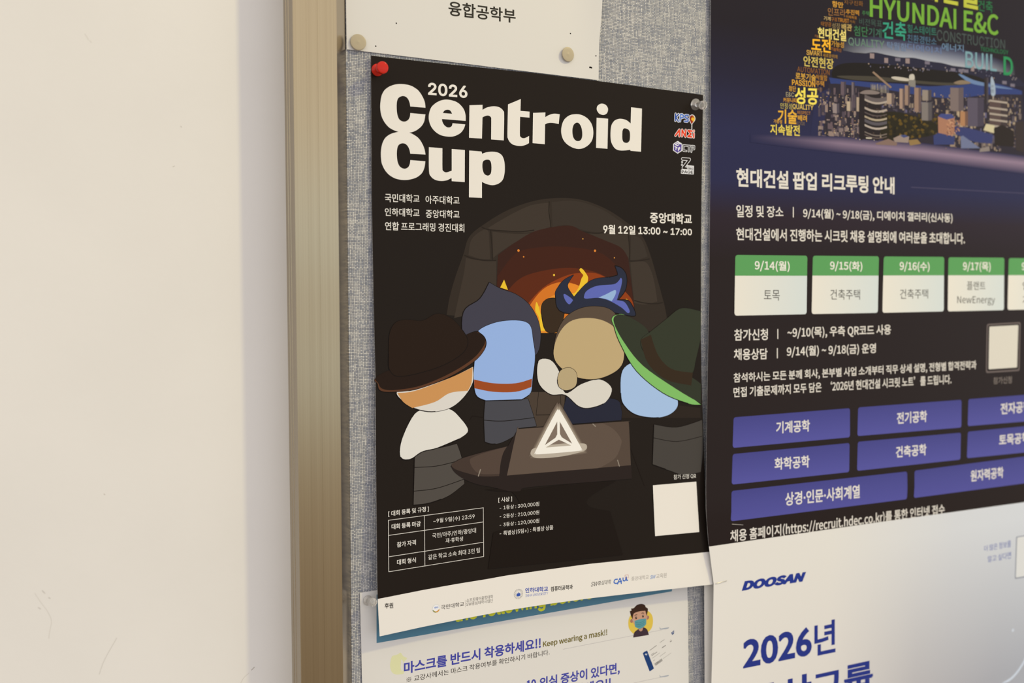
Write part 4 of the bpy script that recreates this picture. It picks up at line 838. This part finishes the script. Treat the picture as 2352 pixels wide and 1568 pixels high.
p_.pic('#a18c80', [(743.2,139.27),(753.47,143.44),(764.64,142.46),(763.63,136.27),(745.15,135.93)], 7.4); p_.pic('#48507f', [(752.27,142.49),(758.39,143.78),(763.4,142.38),(757.27,140.65)], 7.5); p_.pic('#8b7064', [(719.9,132.99),(736.54,138.39),(748.84,135.31),(747.71,132.63),(721.13,131.78)], 7.4); p_.pic('#9a7b4c', [(763.53,138.89),(775.97,140.6),(781.17,136.53),(766.21,133.81)], 7.4)
# the round banded tower
p_.pic('#2c2424', [(697.47,178.43),(699.49,180.72),(711.16,182.6),(723.03,182.39),(724.53,180.39),(725.65,139.81),(717.41,136.25),(705.6,135.89),(699.06,138.84)], 8, True)
p_.pic('#8c7c75', [(698.16,178.49),(704.15,181.13),(713.53,182.22),(723.66,181.16),(720.75,179.12),(710.13,178.02),(700.75,177.71)], 8.2, True)
for y_, h_, c_ in ((555, 44, '#6d615f'), (600, 22, '#b8a798'), (690, 24, '#b8a798'), (745, 10, '#6a5c58'), (785, 22, '#b9a68c'), (822, 34, '#5f575c'), (880, 22, '#c0aea0'), (960, 12, '#86766c'), (990, 12, '#6a5a54')):
    pts = [(540+38.5*k, y_ + 40*math.sin(math.pi*k/6)*.75 + 4*k) for k in range(7)]
    p_.pic(c_, [bil(q0, a/2352., b/1291.) for a, b in pts + [(a, b+h_) for a, b in pts[::-1]]], 8.4)
for i in range(24):
    c = bil(q0, rnd.uniform(560, 750)/2352., rnd.uniform(640, 1010)/1291.); p_.pic('#5e4a40', [(c[0]-.8, c[1]-.4), (c[0]+.8, c[1]-.4), (c[0]+.8, c[1]+.4), (c[0]-.8, c[1]+.4)], 8.3)
p_.pic('#d9cbb4', [(707.3,137.7),(714.97,138.05),(714.78,136.84),(707.34,136.52)], 8.5)
for i in range(60):       # small lights over the dark far shore and hills
    x = rnd.uniform(560, 2300); y = 170 + .085*x + rnd.uniform(-30, 40); c = bil(q0, x/2352., y/1291.)
    p_.pic(rnd.choice(['#8c7f8c', '#a3948f', '#6f6a80', '#b89d8a']), [(c[0]-.7, c[1]-.5), (c[0]+.6, c[1]-.6), (c[0]+.6, c[1]+.7), (c[0]-.6, c[1]+.6)], 3.9)
for (a, b, w_, h_) in ((595, 160, 45, 55), (745, 210, 40, 55), (970, 215, 45, 55), (1705, 300, 40, 55)): blk(a, b, w_, h_, '#9d8784', 3.95)
for (a, b) in ((860, 190), (1180, 225), (1470, 300), (1560, 310), (1620, 315), (2080, 440), (2180, 470)): blk(a, b, 55, 34, '#7d7380', 3.95)
p_.build()
# --- glowing strip under the city
p_ = RC('city_picture_edge', 10)
eu = [(567.98,131.64),(617.87,134.14),(675.53,136.25),(782.81,137.38),(934.89,133.91),(1135.12,128.9)]; em = [(568.04,128.7),(617.97,129.91),(675.71,130.03),(783.11,129.38),(935.28,126.17),(1135.64,121.24)]; el = [(568.14,123.98),(618.16,122.4),(675.97,121.05),(783.49,119.66),(935.85,114.9),(1136.47,108.96)]
fc = (0, .3, .85, 1, 1, 1)
G0, G1, G2 = hexcol('#3a3044', .72), hexcol('#8b7486'), hexcol('#35304a', .72)
def mixc(a, b, t): return tuple(a[k]*(1-t)+b[k]*t for k in range(3))
for i in range(5):
    b_ = recruit_colour
    p_.shade([eu[i], eu[i+1], em[i+1], em[i]], [b_(eu[i][1]), b_(eu[i+1][1]), mixc(b_(em[i+1][1]), G1, fc[i+1]), mixc(b_(em[i][1]), G1, fc[i])], 0, 2, 3)
    p_.shade([em[i], em[i+1], el[i+1], el[i]], [mixc(b_(em[i][1]), G1, fc[i]), mixc(b_(em[i+1][1]), G1, fc[i+1]), b_(el[i+1][1]), b_(el[i][1])], 0, 2, 3)
p_.build()
# --- word cloud
WORDS = [('항만', [(661.11,258.42),(674.86,258.61),(675.02,253.27),(661.27,252.67)], '#c9913a', .03), ('지구진화', [(675.58,260.86),(699.54,262.82),(699.7,257.94),(675.69,257.34)], '#8f5f2c', .0), ('인프라', [(655.91,251.65),(677.87,252.6),(678.08,245.49),(656.11,244.51)], '#96673a', .01), ('추진력', [(678.17,252.93),(694.78,253.86),(694.93,248.99),(678.31,248.38)], '#c58a34', .02),
 ('미래목표', [(678.57,247.55),(692.17,247.96),(692.26,245.09),(678.64,244.99)], '#b3782c', .01), ('기계', [(651.31,243.36),(659.75,243.65),(659.86,239.87),(651.41,239.7)], '#c2a268', .02), ('구조', [(660.38,243.33),(667.96,243.69),(668.07,240.12),(660.48,239.78)], '#9d632c', .02), ('TRUST', [(668.5,243.93),(682.37,244.3),(682.48,240.7),(668.61,240.36)], '#bd7c2c', .02), ('가치', [(682.86,243.61),(689.75,243.87),(689.84,241.01),(682.94,241.1)], '#93662f', .01),
 ('태양광', [(648.09,238.18),(660.66,239.01),(660.78,234.6),(648.2,234.14)], '#95602c', .01), ('성장', [(661.28,238.74),(671.76,239.2),(671.92,233.63),(661.43,233.43)], '#8c7650', .01), ('배관', [(673.32,239.38),(686.14,239.99),(686.33,233.58),(673.48,233.81)], '#c2a25e', .02), ('현대건설', [(644.2,232.65),(679.21,234.02),(679.52,223.63),(644.46,223.11)], '#e3cd74', .03),
 ('기술', [(640.6,225.6),(645.38,225.75),(645.45,223.22),(640.66,223.25)], '#a36c38', .01), ('도전', [(636.91,222.15),(660.32,223.65),(660.68,211.02),(637.21,210.78)], '#f0ae2c', .035), ('가능성', [(660.97,222.59),(676.7,223.03),(676.87,217.32),(661.12,217.32)], '#c08c36', .02), ('기술혁신', [(660.75,216.71),(673.6,216.56),(673.7,213.14),(660.84,213.59)], '#a96a30', .01),
 ('SMART', [(631.33,210.99),(650.65,211.66),(650.78,207.14),(631.45,206.41)], '#d0a04a', .02), ('새로운미래', [(650.93,209.99),(668.93,210.35),(669.04,206.76),(651.02,206.6)], '#a97c32', .01), ('안전현장', [(627.8,205.47),(664.38,206.28),(664.66,196.6),(628.04,196.08)], '#cdb35c', .02), ('AUTOMATION', [(620.75,195.07),(659.64,195.83),(659.77,190.99),(620.86,190.62)], '#95602e', .0),
 ('로봇기술', [(618.83,189.7),(643.22,190.08),(643.39,183.91),(618.98,183.61)], '#d5a040', .02), ('탁월함', [(643.6,190.12),(657.01,190.6),(657.15,185.39),(643.72,185.74)], '#a8742e', .02), ('PASSION', [(614.81,183.02),(642.48,183.82),(642.62,178.44),(614.93,178.11)], '#e2a437', .02), ('주택', [(643.21,184.69),(653.35,185.24),(653.5,179.83),(643.35,179.51)], '#bd8434', .02), ('첨단', [(611.3,177.11),(619.66,177.35),(619.78,172.43),(611.42,172.47)], '#d29a3a', .02),
 ('비전', [(644.77,178.44),(650.93,178.59),(651.01,175.67),(644.85,175.64)], '#86603c', .01), ('성공', [(618.26,176.64),(646.23,178.37),(646.65,162.77),(618.63,161.57)], '#ead257', .035), ('E&C', [(608.07,171.19),(617.55,171.52),(617.65,167.5),(608.16,167.27)], '#a89a78', .005), ('커뮤니티', [(604.98,166.09),(620.71,166.77),(620.81,162.62),(605.08,161.9)], '#d49630', .02),
 ('안정성', [(601.58,161.22),(615.59,161.87),(615.72,156.47),(601.7,156.13)], '#b8a45a', .01), ('QUALITY', [(616.12,161.36),(640.91,162.3),(641.03,157.51),(616.24,156.63)], '#dfbb5e', .015), ('기술', [(598.63,155.29),(621.49,156.74),(621.82,143.46),(598.91,142.96)], '#dda438', .03), ('RESPECT', [(621.88,155.78),(637.53,156.11),(637.61,153.23),(621.95,153)], '#a9733c', .015),
 ('배려', [(622.55,152.14),(633.35,152.58),(633.5,146.72),(622.68,146.91)], '#d59b38', .025), ('가능성', [(594.22,146.02),(604.1,146.29),(604.18,142.68),(594.3,142.81)], '#d49a3c', .02), ('EDGE', [(621.49,146.02),(631.17,146.27),(631.25,143.36),(621.56,143.05)], '#7f6a56', .0), ('지속발전', [(590.49,141.74),(625.1,142.91),(625.35,133.17),(590.7,132.37)], '#ddc255', .028)]
GREEN = [('HYUNDAI E&C', [(708.06,268.56),(888.04,273.5),(889.04,252.42),(708.68,249.44)], '#709f38', .022), ('현대건설', [(743.64,301.37),(855.84,303.09),(857.14,274.1),(744.56,275.51)], '#b5b440', .035), ('주택', [(698.47,254.15),(707.99,254.6),(708.14,250.12),(698.6,249.95)], '#48794a', .01), ('비전목표', [(695.25,246.93),(724.36,248.34),(724.58,241.82),(695.44,240.88)], '#43584e', .0),
 ('첨단', [(688.62,239.32),(706.71,240.22),(707.02,230.63),(688.9,230.19)], '#3f6f4a', .015), ('기계', [(707.6,239.7),(723.92,240.35),(724.22,231.69),(707.87,231.35)], '#456f5c', .0), ('건축', [(724.91,247.77),(756.69,250.32),(757.32,232.85),(725.45,231.83)], '#379276', .02), ('힐스테이트', [(758.2,248.83),(798.28,250.08),(798.61,241.89),(758.49,240.93)], '#36705f', .01),
 ('CONSTRUCTION', [(798.92,248.46),(898.95,249.58),(899.39,240.46),(799.34,237.79)], '#4a5450', .0), ('친환경탄소', [(758.55,239.4),(798.66,240.59),(798.96,233.17),(758.83,231.74)], '#527189', .0), ('QUALITY', [(682.15,227.82),(728.19,229.61),(728.45,222.05),(682.38,220.06)], '#67806e', .01), ('탁월함', [(731.76,229.63),(757.96,230.36),(758.23,222.95),(732.01,222.43)], '#6c7c98', .01),
 ('디에이치', [(758.86,230.97),(805.7,231.68),(805.96,225.41),(759.1,224.32)], '#66779c', .0), ('에너지', [(806.46,236.62),(837.56,237.79),(837.86,230.77),(806.78,228.78)], '#6f8aa6', .0), ('TECHNOLOGY', [(862.48,238.77),(904.67,239.65),(904.88,235.28),(862.66,234.75)], '#2f7048', .01), ('BUIL', [(840.38,231.97),(887.26,233.29),(888.07,216.31),(841.08,215.75)], '#76979f', .015),
 ('D', [(897.66,233.02),(912.36,233.17),(913.29,214.35),(898.56,214.31)], '#2e8552', .02), ('건축', [(856.4,284.31),(878.61,286.11),(879.17,274.03),(856.87,273.95)], '#2c6a42', .01)]
p_ = RC('word_cloud_lettering', 12)
for s_, q_, c_, b_ in WORDS: p_.text(c_, s_, q_, b_)
p_.build(label='word cloud in gold')
p_ = RC('word_cloud_lettering', 12)
for s_, q_, c_, b_ in GREEN: p_.text(c_, s_, q_, b_, which='noto' if s_ in ('HYUNDAI E&C', 'BUIL', 'D') else 'inter')
p_.build(label='word cloud in greens')
# --- headings and details
p_ = RC('heading_lettering', 2); p_.text(R_W, '현대건설 팝업 리크루팅 안내', [(553.14,100.8),(746.21,102.26),(746.78,85.91),(553.46,84.46)], .038); p_.build()
p_ = RC('heading_rule', 2); p_.stroke('#454058', [(769.55,93.77),(936.87,95),(1217.9,97.2)], 1.1); p_.build()
DET = [('일정 및 장소', [(553.75,68.89),(607.58,69.18),(607.81,59.53),(553.97,57.85)], .02), ('|', [(618.79,69.16),(619.92,69.2),(620.15,59.91),(619.02,59.88)], 0), ('9/14(월) ~ 9/18(금), 디에이치 갤러리(신사동)', [(631.1,68.6),(828.72,70.22),(829.14,60.1),(631.35,58.83)], .022),
 ('현대건설에서 진행하는 시크릿 채용 설명회에 여러분을 초대합니다.', [(554.12,48.86),(847.64,51.36),(848.08,39.84),(554.29,37.78)], .022),
 ('참가신청', [(552.32,-40.34),(590.65,-40.7),(590.6,-50.96),(552.25,-50.68)], .022), ('|', [(601.73,-41.21),(602.84,-41.23),(602.8,-50.27),(601.68,-50.24)], 0), ('~9/10(목), 우측 QR코드 사용', [(613.5,-40.15),(744.83,-39.67),(744.84,-50.75),(613.45,-50.82)], .022),
 ('채용상담', [(551.84,-57.66),(590.17,-58.37),(590.07,-68.35),(551.73,-67.86)], .022), ('|', [(601.06,-58.54),(602.18,-58.58),(602.09,-67.76),(600.98,-67.72)], 0), ('9/14(월) ~ 9/18(금) 운영', [(612.84,-57.44),(724.68,-57.44),(724.61,-68.11),(612.75,-67.83)], .022),
 ('참석하시는 모든 분께 회사, 본부별 사업 소개부터 직무 상세 설명, 전형별 합격전략과', [(551.22,-79.17),(867.06,-78.89),(866.96,-89),(551.07,-88.68)], .02), ('면접 기출문제까지 모두 담은  ‘2026년 현대건설 시크릿 노트’를 드립니다.', [(551.02,-91.47),(829.65,-91.53),(829.49,-101.46),(550.84,-100.7)], .02)]
for s_, q_, b_ in DET:
    p_ = RC('details_lettering', 2); p_.text(R_W, s_, q_, b_, which='noto'); p_.build()
# --- date cards
def date_card(q, sp, day, qd, lines):
    p_ = RC('date_card', 2)
    qs = [bil(q, 0, 0), bil(q, 1, 0), bil(q, 1, sp), bil(q, 0, sp)]
    p_.rrect(None, q, 2.6, 0, True, (0, ('#e2d8c8', '#cfd2cc'))); card = p_.build()
    p_ = RC('card_header', 3); p_.parent = card; p_.rrect('#5d9858', qs, 2.6, 0, False); p_.build(label='green card header')
    p_ = RC('day_lettering', 4); p_.parent = card; p_.text('#e6ddcf', day, qd, .024, 0, which='noto'); p_.build()
    for s_, q_ in lines:
        p_ = RC('subject_lettering', 4); p_.parent = card; p_.text('#4a4641', s_, q_, .0, 0, which='noto'); p_.build()
date_card([(553.57,25),(637.2,25.44),(636.71,-28.36),(552.72,-28.48)], .342, '9/14(월)', [(575.34,20.67),(616.01,19.99),(616.13,10.22),(575.44,10.54)], [('토목', [(586.07,-5.82),(604.48,-6.15),(604.53,-15.6),(586.1,-15.18)])])
date_card([(643.94,25.53),(727.92,26.06),(727.19,-28.22),(642.88,-28.3)], .341, '9/15(화)', [(665.11,21.26),(706.22,20.67),(706.39,11.06),(665.26,11.1)], [('건축주택', [(665.85,-5.41),(703.54,-5.79),(703.63,-15.42),(665.92,-15.16)])])
date_card([(734.45,26),(818.38,26.63),(818.73,-27.97),(733.31,-28.3)], .337, '9/16(수)', [(755.89,21.82),(797.46,21.34),(797.7,11.3),(756.11,11.36)], [('건축주택', [(756.82,-5.44),(795.78,-5.51),(795.91,-14.79),(756.94,-15.16)])])
date_card([(824.58,26.39),(908.9,26.98),(909.47,-27.75),(824.47,-28.04)], .333, '9/17(목)', [(845.83,22.5),(887.66,22.3),(887.98,11.67),(846.11,11.91)], [('플랜트', [(852.23,2.28),(880.2,2.16),(880.39,-6.49),(852.4,-6.43)]), ('NewEnergy', [(838.19,-12.81),(895.16,-13.43),(895.3,-22.65),(838.32,-22.11)])])
date_card([(915.88,26.74),(1000.58,27.28),(1000.84,-27.44),(915.2,-27.66)], .33, '9/18(금)', [(936.67,23.15),(979.44,22.94),(979.83,12.21),(937.03,12.3)], [('안전', [(938.59,2.26),(965.69,2.3),(965.92,-6.68),(938.81,-6.62)]), ('지원', [(938.95,-12.83),(966.07,-12.96),(966.25,-21.96),(939.12,-21.72)])])
# --- the code card, left without its code
p_ = RC('code_card', 2)
p_.rrect('#6a5d58', [(883.04,-41.7),(936.3,-40.65),(934.42,-92.5),(881.4,-92.68)], 2.5); p_.rrect('#2e2523', [(884.75,-43.21),(934.53,-42.3),(932.66,-90.75),(883.13,-90.95)], 2, 1); p_.rrect('#d6ccbc', [(886.95,-44.57),(932.51,-43.77),(930.39,-88.65),(885.59,-88.91)], 1, 2); card = p_.build(label='blank cream card in a grey frame'); p_ = RC('card_caption', 2); p_.parent = card
p_.text('#7a6e66', '참가신청', [(892.82,-97.44),(921.93,-97.35),(921.81,-105.03),(892.7,-104.7)], .02, 0); p_.build()
# --- purple buttons
BTN = [([(550.58,-118.19),(689.92,-118.05),(689.15,-145.55),(548.76,-145.08)], '기계공학', [(598.94,-124.98),(639.43,-125.77),(639.13,-136.71),(598.64,-136.04)]), ([(700.54,-117.93),(844.14,-118.29),(843.05,-146.48),(698.78,-145.13)], '전기공학', [(751.72,-125.69),(793.71,-126.27),(793.38,-137.67),(751.39,-137.25)]), ([(854.41,-118.25),(992.39,-118.28),(991.55,-147.14),(852.48,-145.73)], '전자공학', [(903.48,-125.05),(951.52,-125.03),(951.18,-137.07),(903.14,-137.04)]),
 ([(548.59,-150.47),(688.48,-150.93),(686.94,-178.3),(546.58,-177.25)], '화학공학', [(596.16,-157.65),(637.95,-158.53),(637.53,-169.78),(595.76,-168.67)]), ([(699.1,-150.61),(842.3,-151.68),(840.33,-178.95),(697.06,-178.08)], '건축공학', [(749.36,-158.74),(791.83,-159.26),(791.38,-170.63),(748.93,-169.89)]), ([(852.57,-151.41),(991.38,-151.7),(990.13,-180.07),(850.03,-178.37)], '토목공학', [(900.03,-157.63),(947.93,-158.3),(947.44,-169.89),(899.55,-169.18)]),
 ([(546.15,-182.76),(763.76,-184.39),(763.16,-211.66),(544.75,-209.48)], '상경·인문·사회계열', [(607.27,-190.14),(699.93,-191.42),(699.65,-204.16),(606.88,-202.28)], 'inter'), ([(774.1,-184.52),(989.97,-183.37),(989.74,-212.55),(772.7,-211.47)], '원자력공학', [(854.86,-191.07),(905.37,-191.61),(905.06,-203.21),(854.52,-203)])]
for q_, s_, t_, *w_ in BTN:
    p_ = RC('subject_button', 2); p_.rrect(None, q_, 2.4, 0, True, (1, ('#454380', '#545195'))); btn = p_.build(); p_ = RC('button_lettering', 3); p_.parent = btn; p_.text('#ddd3c8', s_, t_, .026, 1, which=w_[0] if w_ else 'noto'); p_.build()
p_ = RC('web_address_lettering', 2); p_.text(R_W, '채용 홈페이지(https://recruit.hdec.co.kr)를 통한 인터넷 접수', [(544.26,-217.28),(817.18,-221.78),(817.7,-234.34),(544.49,-229.98)], .022, which='noto'); p_.build()

# ================================================================ printing on the mask notice
def MK(name, base=0): return Print(mask, 'mask', name, base)
p_ = MK('banner', 0); p_.quad('#587f8e', [(222.56,-231.68),(490.82,-232.54),(491.3,-268.17),(222.26,-268.67)]); ban = p_.build(label='teal banner')
p_ = MK('banner_lettering', 1); p_.parent = ban; p_.text('#dcd83c', 'the following before', [(285.18,-250.88),(410.81,-249.67),(410.93,-265.97),(285.13,-266.04)], .035); p_.build()
B_ = '#48499a'
for s_, q_ in (('마스크를 반드시 착용하세요!!', [(243.73,-287.08),(361.56,-287.34),(361.59,-296.68),(243.68,-296.5)]), ('19', [(348.63,-320.95),(357.32,-321.19),(357.35,-329.86),(348.65,-329.76)]), ('의심 증상이 있다면,', [(360.31,-320.81),(437.93,-321.88),(438.03,-332.6),(360.34,-330.88)]), ('하세요!!', [(393.3,-332.92),(429.07,-333.24),(429.15,-342.77),(393.36,-342.21)])):
    p_ = MK('headline_lettering', 1); p_.text(B_, s_, q_, .034, which='noto'); p_.build()
p_ = MK('english_lettering', 1); p_.text('#6f6224', 'Keep wearing a mask!!', [(363.6,-291.08),(425.08,-290.81),(425.13,-297.58),(363.62,-297.3)], .024, which='noto'); p_.build()
p_ = MK('note_lettering', 1); p_.text('#37302a', '※ 교강사께서는 마스크 착용여부를 확인하시기 바랍니다.', [(245.74,-298.95),(369.76,-298.85),(369.78,-303.42),(245.71,-303.5)], .004, which='noto'); p_.build()
p_ = MK('highlighter_mark', 0)
p_.poly('#dcd6a4', [(241.17,-279.28),(238.44,-280.27),(234.51,-280.75),(233.1,-284.59),(232.77,-288.63),(234.12,-292.98),(237.13,-295.29),(240.76,-295.85),(243.68,-295.32),(243.55,-287.64),(246.31,-284.59),(243.28,-282.29)], 0, holes=([(241.74,-284.37),(241.42,-287.26),(241.1,-290.73),(241.99,-293.25),(243.52,-292.93),(243.55,-287.64)],)); p_.build()
p_ = MK('masked_figure', 1)
c0 = [(458.82,-290.31)][0]
p_.poly('#ddbb4e', [(458.7,-279.4),(465.29,-281.1),(470.18,-285.62),(471.63,-291.33),(470.32,-297.29),(465.52,-300.96),(458.94,-301.72),(452.31,-299.8),(447.5,-294.94),(446.19,-289.31),(447.4,-284.09),(451.71,-280.36)])
p_.poly('#44343a', [(451.3,-302.69,1),(452.29,-298.58),(456.01,-296.33),(461.44,-295.37),(465.48,-297.87),(467.48,-303,1)], 1)
p_.poly('#c08f74', [(456.79,-295.09,1),(461.43,-295.3,1),(460.66,-297.77),(458.91,-298.51),(457.05,-296.84)], 2)
p_.disc('#a8745f', [(449.73,-287.84)][0], 1.7, 2); p_.disc('#a8745f', [(465.85,-287.47)][0], 1.7, 2)
p_.poly('#c6967a', [(450.35,-287.27),(450.78,-282.93),(454.09,-280.39),(459.66,-279.55),(464.48,-280.77),(465.49,-284.89),(464.75,-290.23),(461.42,-294.14),(457.43,-294.52),(453.02,-292.44)], 3)
p_.poly('#3f2b22', [(447.58,-279.12,1),(449.47,-278.73,1),(448.82,-276.87,1),(451.51,-277.01),(454.82,-274.81),(459.6,-274.51),(462.99,-276.18),(463.81,-277.94,1),(466.24,-279.67,1),(465.87,-282.55),(465.02,-285.97,1),(463.52,-281.17,1),(458.07,-280.74),(454.1,-281.07),(451.41,-282.15),(450.42,-286.4,1),(448.73,-282.95)], 4)
p_.poly('#5f9598', [(452.51,-288.42,1),(458.15,-287.62),(464.24,-288.04,1),(464.46,-292.92),(461.43,-295.3),(457.44,-295.95),(452.95,-293.45,1)], 4)
for q_ in ([(453.79,-289.85),(458.19,-290.89),(462.57,-289.55)], [(454.05,-291.39),(458.2,-292.39),(462.83,-291.16)], [(454.22,-292.91),(458.22,-293.83),(462.61,-292.62)]): p_.stroke('#3d6e72', q_, .3, 5, True)
for q_ in ([(452.51,-288.63),(450.19,-286.56)], [(464.24,-288.1),(465.51,-286.6)]): p_.stroke('#8fa8b4', q_, .25, 5)
for a, b in ((1350, 270), (1438, 249)):
    pass
for c in [(454.15,-285.83),(461.17,-285.51)]: p_.disc('#33241c', c, .85, 5, ry=1.2)
for c in [(454.46,-285.34),(461.48,-285.01)]: p_.disc('#e8dccb', c, .25, 6)
for q_ in ([(452.54,-283.75),(453.72,-283.19),(455.07,-283.4)], [(459.7,-282.82),(460.89,-282.53),(461.94,-283.1)]): p_.stroke('#33241c', q_, .5, 5)
p_.build()
for dy in (0, 1):
    p_ = MK('aeroplane_rule', 0)
    for q_ in (([(382.4,-300.99),(481.77,-300.81)],), ([(452.35,-342.63),(482.31,-342.88)],))[dy]: p_.stroke('#b3a9a4', q_, .28)
    p_.poly('#a3a4a8', ([(478.29,-297.69,1),(479.95,-299.54,1),(487.51,-299.67),(488.59,-300.33),(485.88,-300.85),(479.14,-300.17,1)], [(478.83,-340.36,1),(480.49,-342.26,1),(487.83,-342.37),(488.91,-342.99),(486.19,-343.46),(479.68,-342.8,1)])[dy], 1); p_.build()
p_ = MK('boarding_pass', 0)
p_.poly('#26406f', [(461.69,-318.11),(462.88,-317.16),(465.86,-316.58,1),(468.18,-322,1),(473.19,-333.72,1),(469.31,-335.22),(468.16,-334.39),(461.86,-319.52)])
p_.poly('#26406f', [(490.89,-305.07,1),(494.02,-303.22,1),(494.06,-306.15,1),(492.24,-307.17,1)])
for q_ in ([(463.72,-319.84),(465.89,-319.53)], [(464.27,-319.05),(465.34,-320.47)], [(492.14,-305.56),(493.37,-304.65)]): p_.stroke('#d5d2d0', q_, .55, 1)
bar = [(473.55,-329.5),(481.27,-326.17),(482.29,-328.43),(474.8,-331.66)]
for k in range(18):
    a, b = k/18., (k+.35+.4*((k*7) % 3)/3.)/18.; p_.quad('#3a3531', [bil(bar, a, 0), bil(bar, b, 0), bil(bar, b, 1), bil(bar, a, 1)], 1)
for q_, w_ in (([(468.53,-316.9),(475.55,-313.71)], .5), ([(479.04,-311.82),(483.69,-309.83)], .35), ([(481.56,-316.74),(485.08,-315.33)], .7), ([(470.2,-320.98),(473.02,-319.75)], .35), ([(470.61,-321.94),(476.12,-319.6)], .5), ([(471.45,-324.3),(479.16,-320.82)], .25), ([(472.46,-326.68),(473.92,-326.25)], .3), ([(479.2,-324.08),(485.32,-321.34)], .25), ([(482.51,-326.74),(491.13,-323.05)], .2), ([(490,-312.84),(491.49,-312.4)], .7), ([(489.98,-311.59),(490.97,-311.2)], .25)):
    p_.stroke('#7d756e', q_, w_)
p_.build()

# ================================================================ printing on the pale flyer
def FL(name, base=0): return Print(flyer, 'flyer', name, base)
p_ = FL('company_mark', 0); p_.text('#2b3a86', 'DOOSAN', [(561.63,-265.31),(633.93,-266.59),(629.67,-275.6),(558.27,-274.09)], .078, which='noto'); p_.build()
p_ = FL('year_lettering', 0)
p_.text('#2d3880', '2026', [(561.62,-319.51),(643.26,-319.73),(644.56,-348.13),(562.6,-346.46)], .028, which='builtin'); p_.text('#2d3880', '년', [(646.27,-317.97),(672.86,-317.87),(674.46,-350.44),(647.74,-350.04)], .022, which='noto'); p_.build()
p_ = FL('headline_lettering', 0); p_.text('#2d3880', '두산그룹', [(565.9,-363.58),(724.4,-366.47),(726.08,-397.39),(566.96,-392.15)], .045, which='noto'); p_.build()
p_ = FL('side_note_lettering', 0); p_.text('#4c5aa0', '더 많은 정보를', [(878.63,-272.41),(920.54,-271.38),(921.11,-278.9),(879.08,-278.56)]); p_.text('#4c5aa0', '알고 싶다면', [(884.81,-284.38),(921.5,-283.91),(922.08,-291.45),(885.28,-290.76)]); p_.build()
p_ = FL('code_card', 0); p_.rrect('#8d8f98', [(928.6,-268.62),(983.14,-269.39),(985.42,-316.1),(930.03,-315)], 1.5); p_.rrect('#dcd8d2', [(930.22,-269.65),(981.93,-270.3),(984.03,-314.84),(931.48,-313.74)], 1.2, 1); p_.build(label='blank white card')
p_ = FL('swirl', 0); p_.stroke('#cfd4dc', [(958.53,-398.99),(950.11,-412.47),(932.32,-425.17),(902.07,-431)], 3.0, 0, True); p_.build(); p_ = FL('printed_dot', 0); p_.disc('#cfd2d8', [(931.3,-371.42)][0], 1.8); p_.build()

# ================================================================ faint scuffs on the plaster and a nick in the rail
def scuff(col, paths, wd):
    p_ = Print(wall, 'wall', 'scuff_mark')
    for q_ in paths: p_.stroke(col, q_, wd, 0, True)
    p_.build()
scuff('#cfc4b5', [[(33.79,160.87),(35.03,158.79),(35.77,157.2)], [(36.54,157.01),(37.55,155.73)]], .35)
scuff('#c9beb0', [[(-0.44,-201.36),(1.05,-203.32)], [(3.29,-206.56),(4.04,-207.26)], [(-3.02,-212.31),(-1.77,-213.37)]], .6)
scuff('#d0c5b6', [[(-4.81,-202.47),(-1.16,-209.68),(2.04,-215.12),(4.44,-222.22),(3.22,-229.34),(2.59,-233.92)]], .3)
scuff('#d0c6b8', [[(32.51,-263.52),(35.98,-254.23),(43.92,-240.54)]], .5)
scuff('#b7ab9c', [[(133.45,-278.97),(134.7,-277.91),(135.33,-277.38)], ], .7)
scuff('#cdc2b3', [[(125.61,-287.15),(127.82,-283.71),(131.56,-280.87)]], .35)
scuff('#b5a999', [[(91.93,105.96),(92.48,105.42)]], .4); scuff('#b5a999', [[(86.34,78.43),(87.47,79.08)]], .3); scuff('#b5a999', [[(38.3,-141.09),(38.83,-141.73)]], .4)
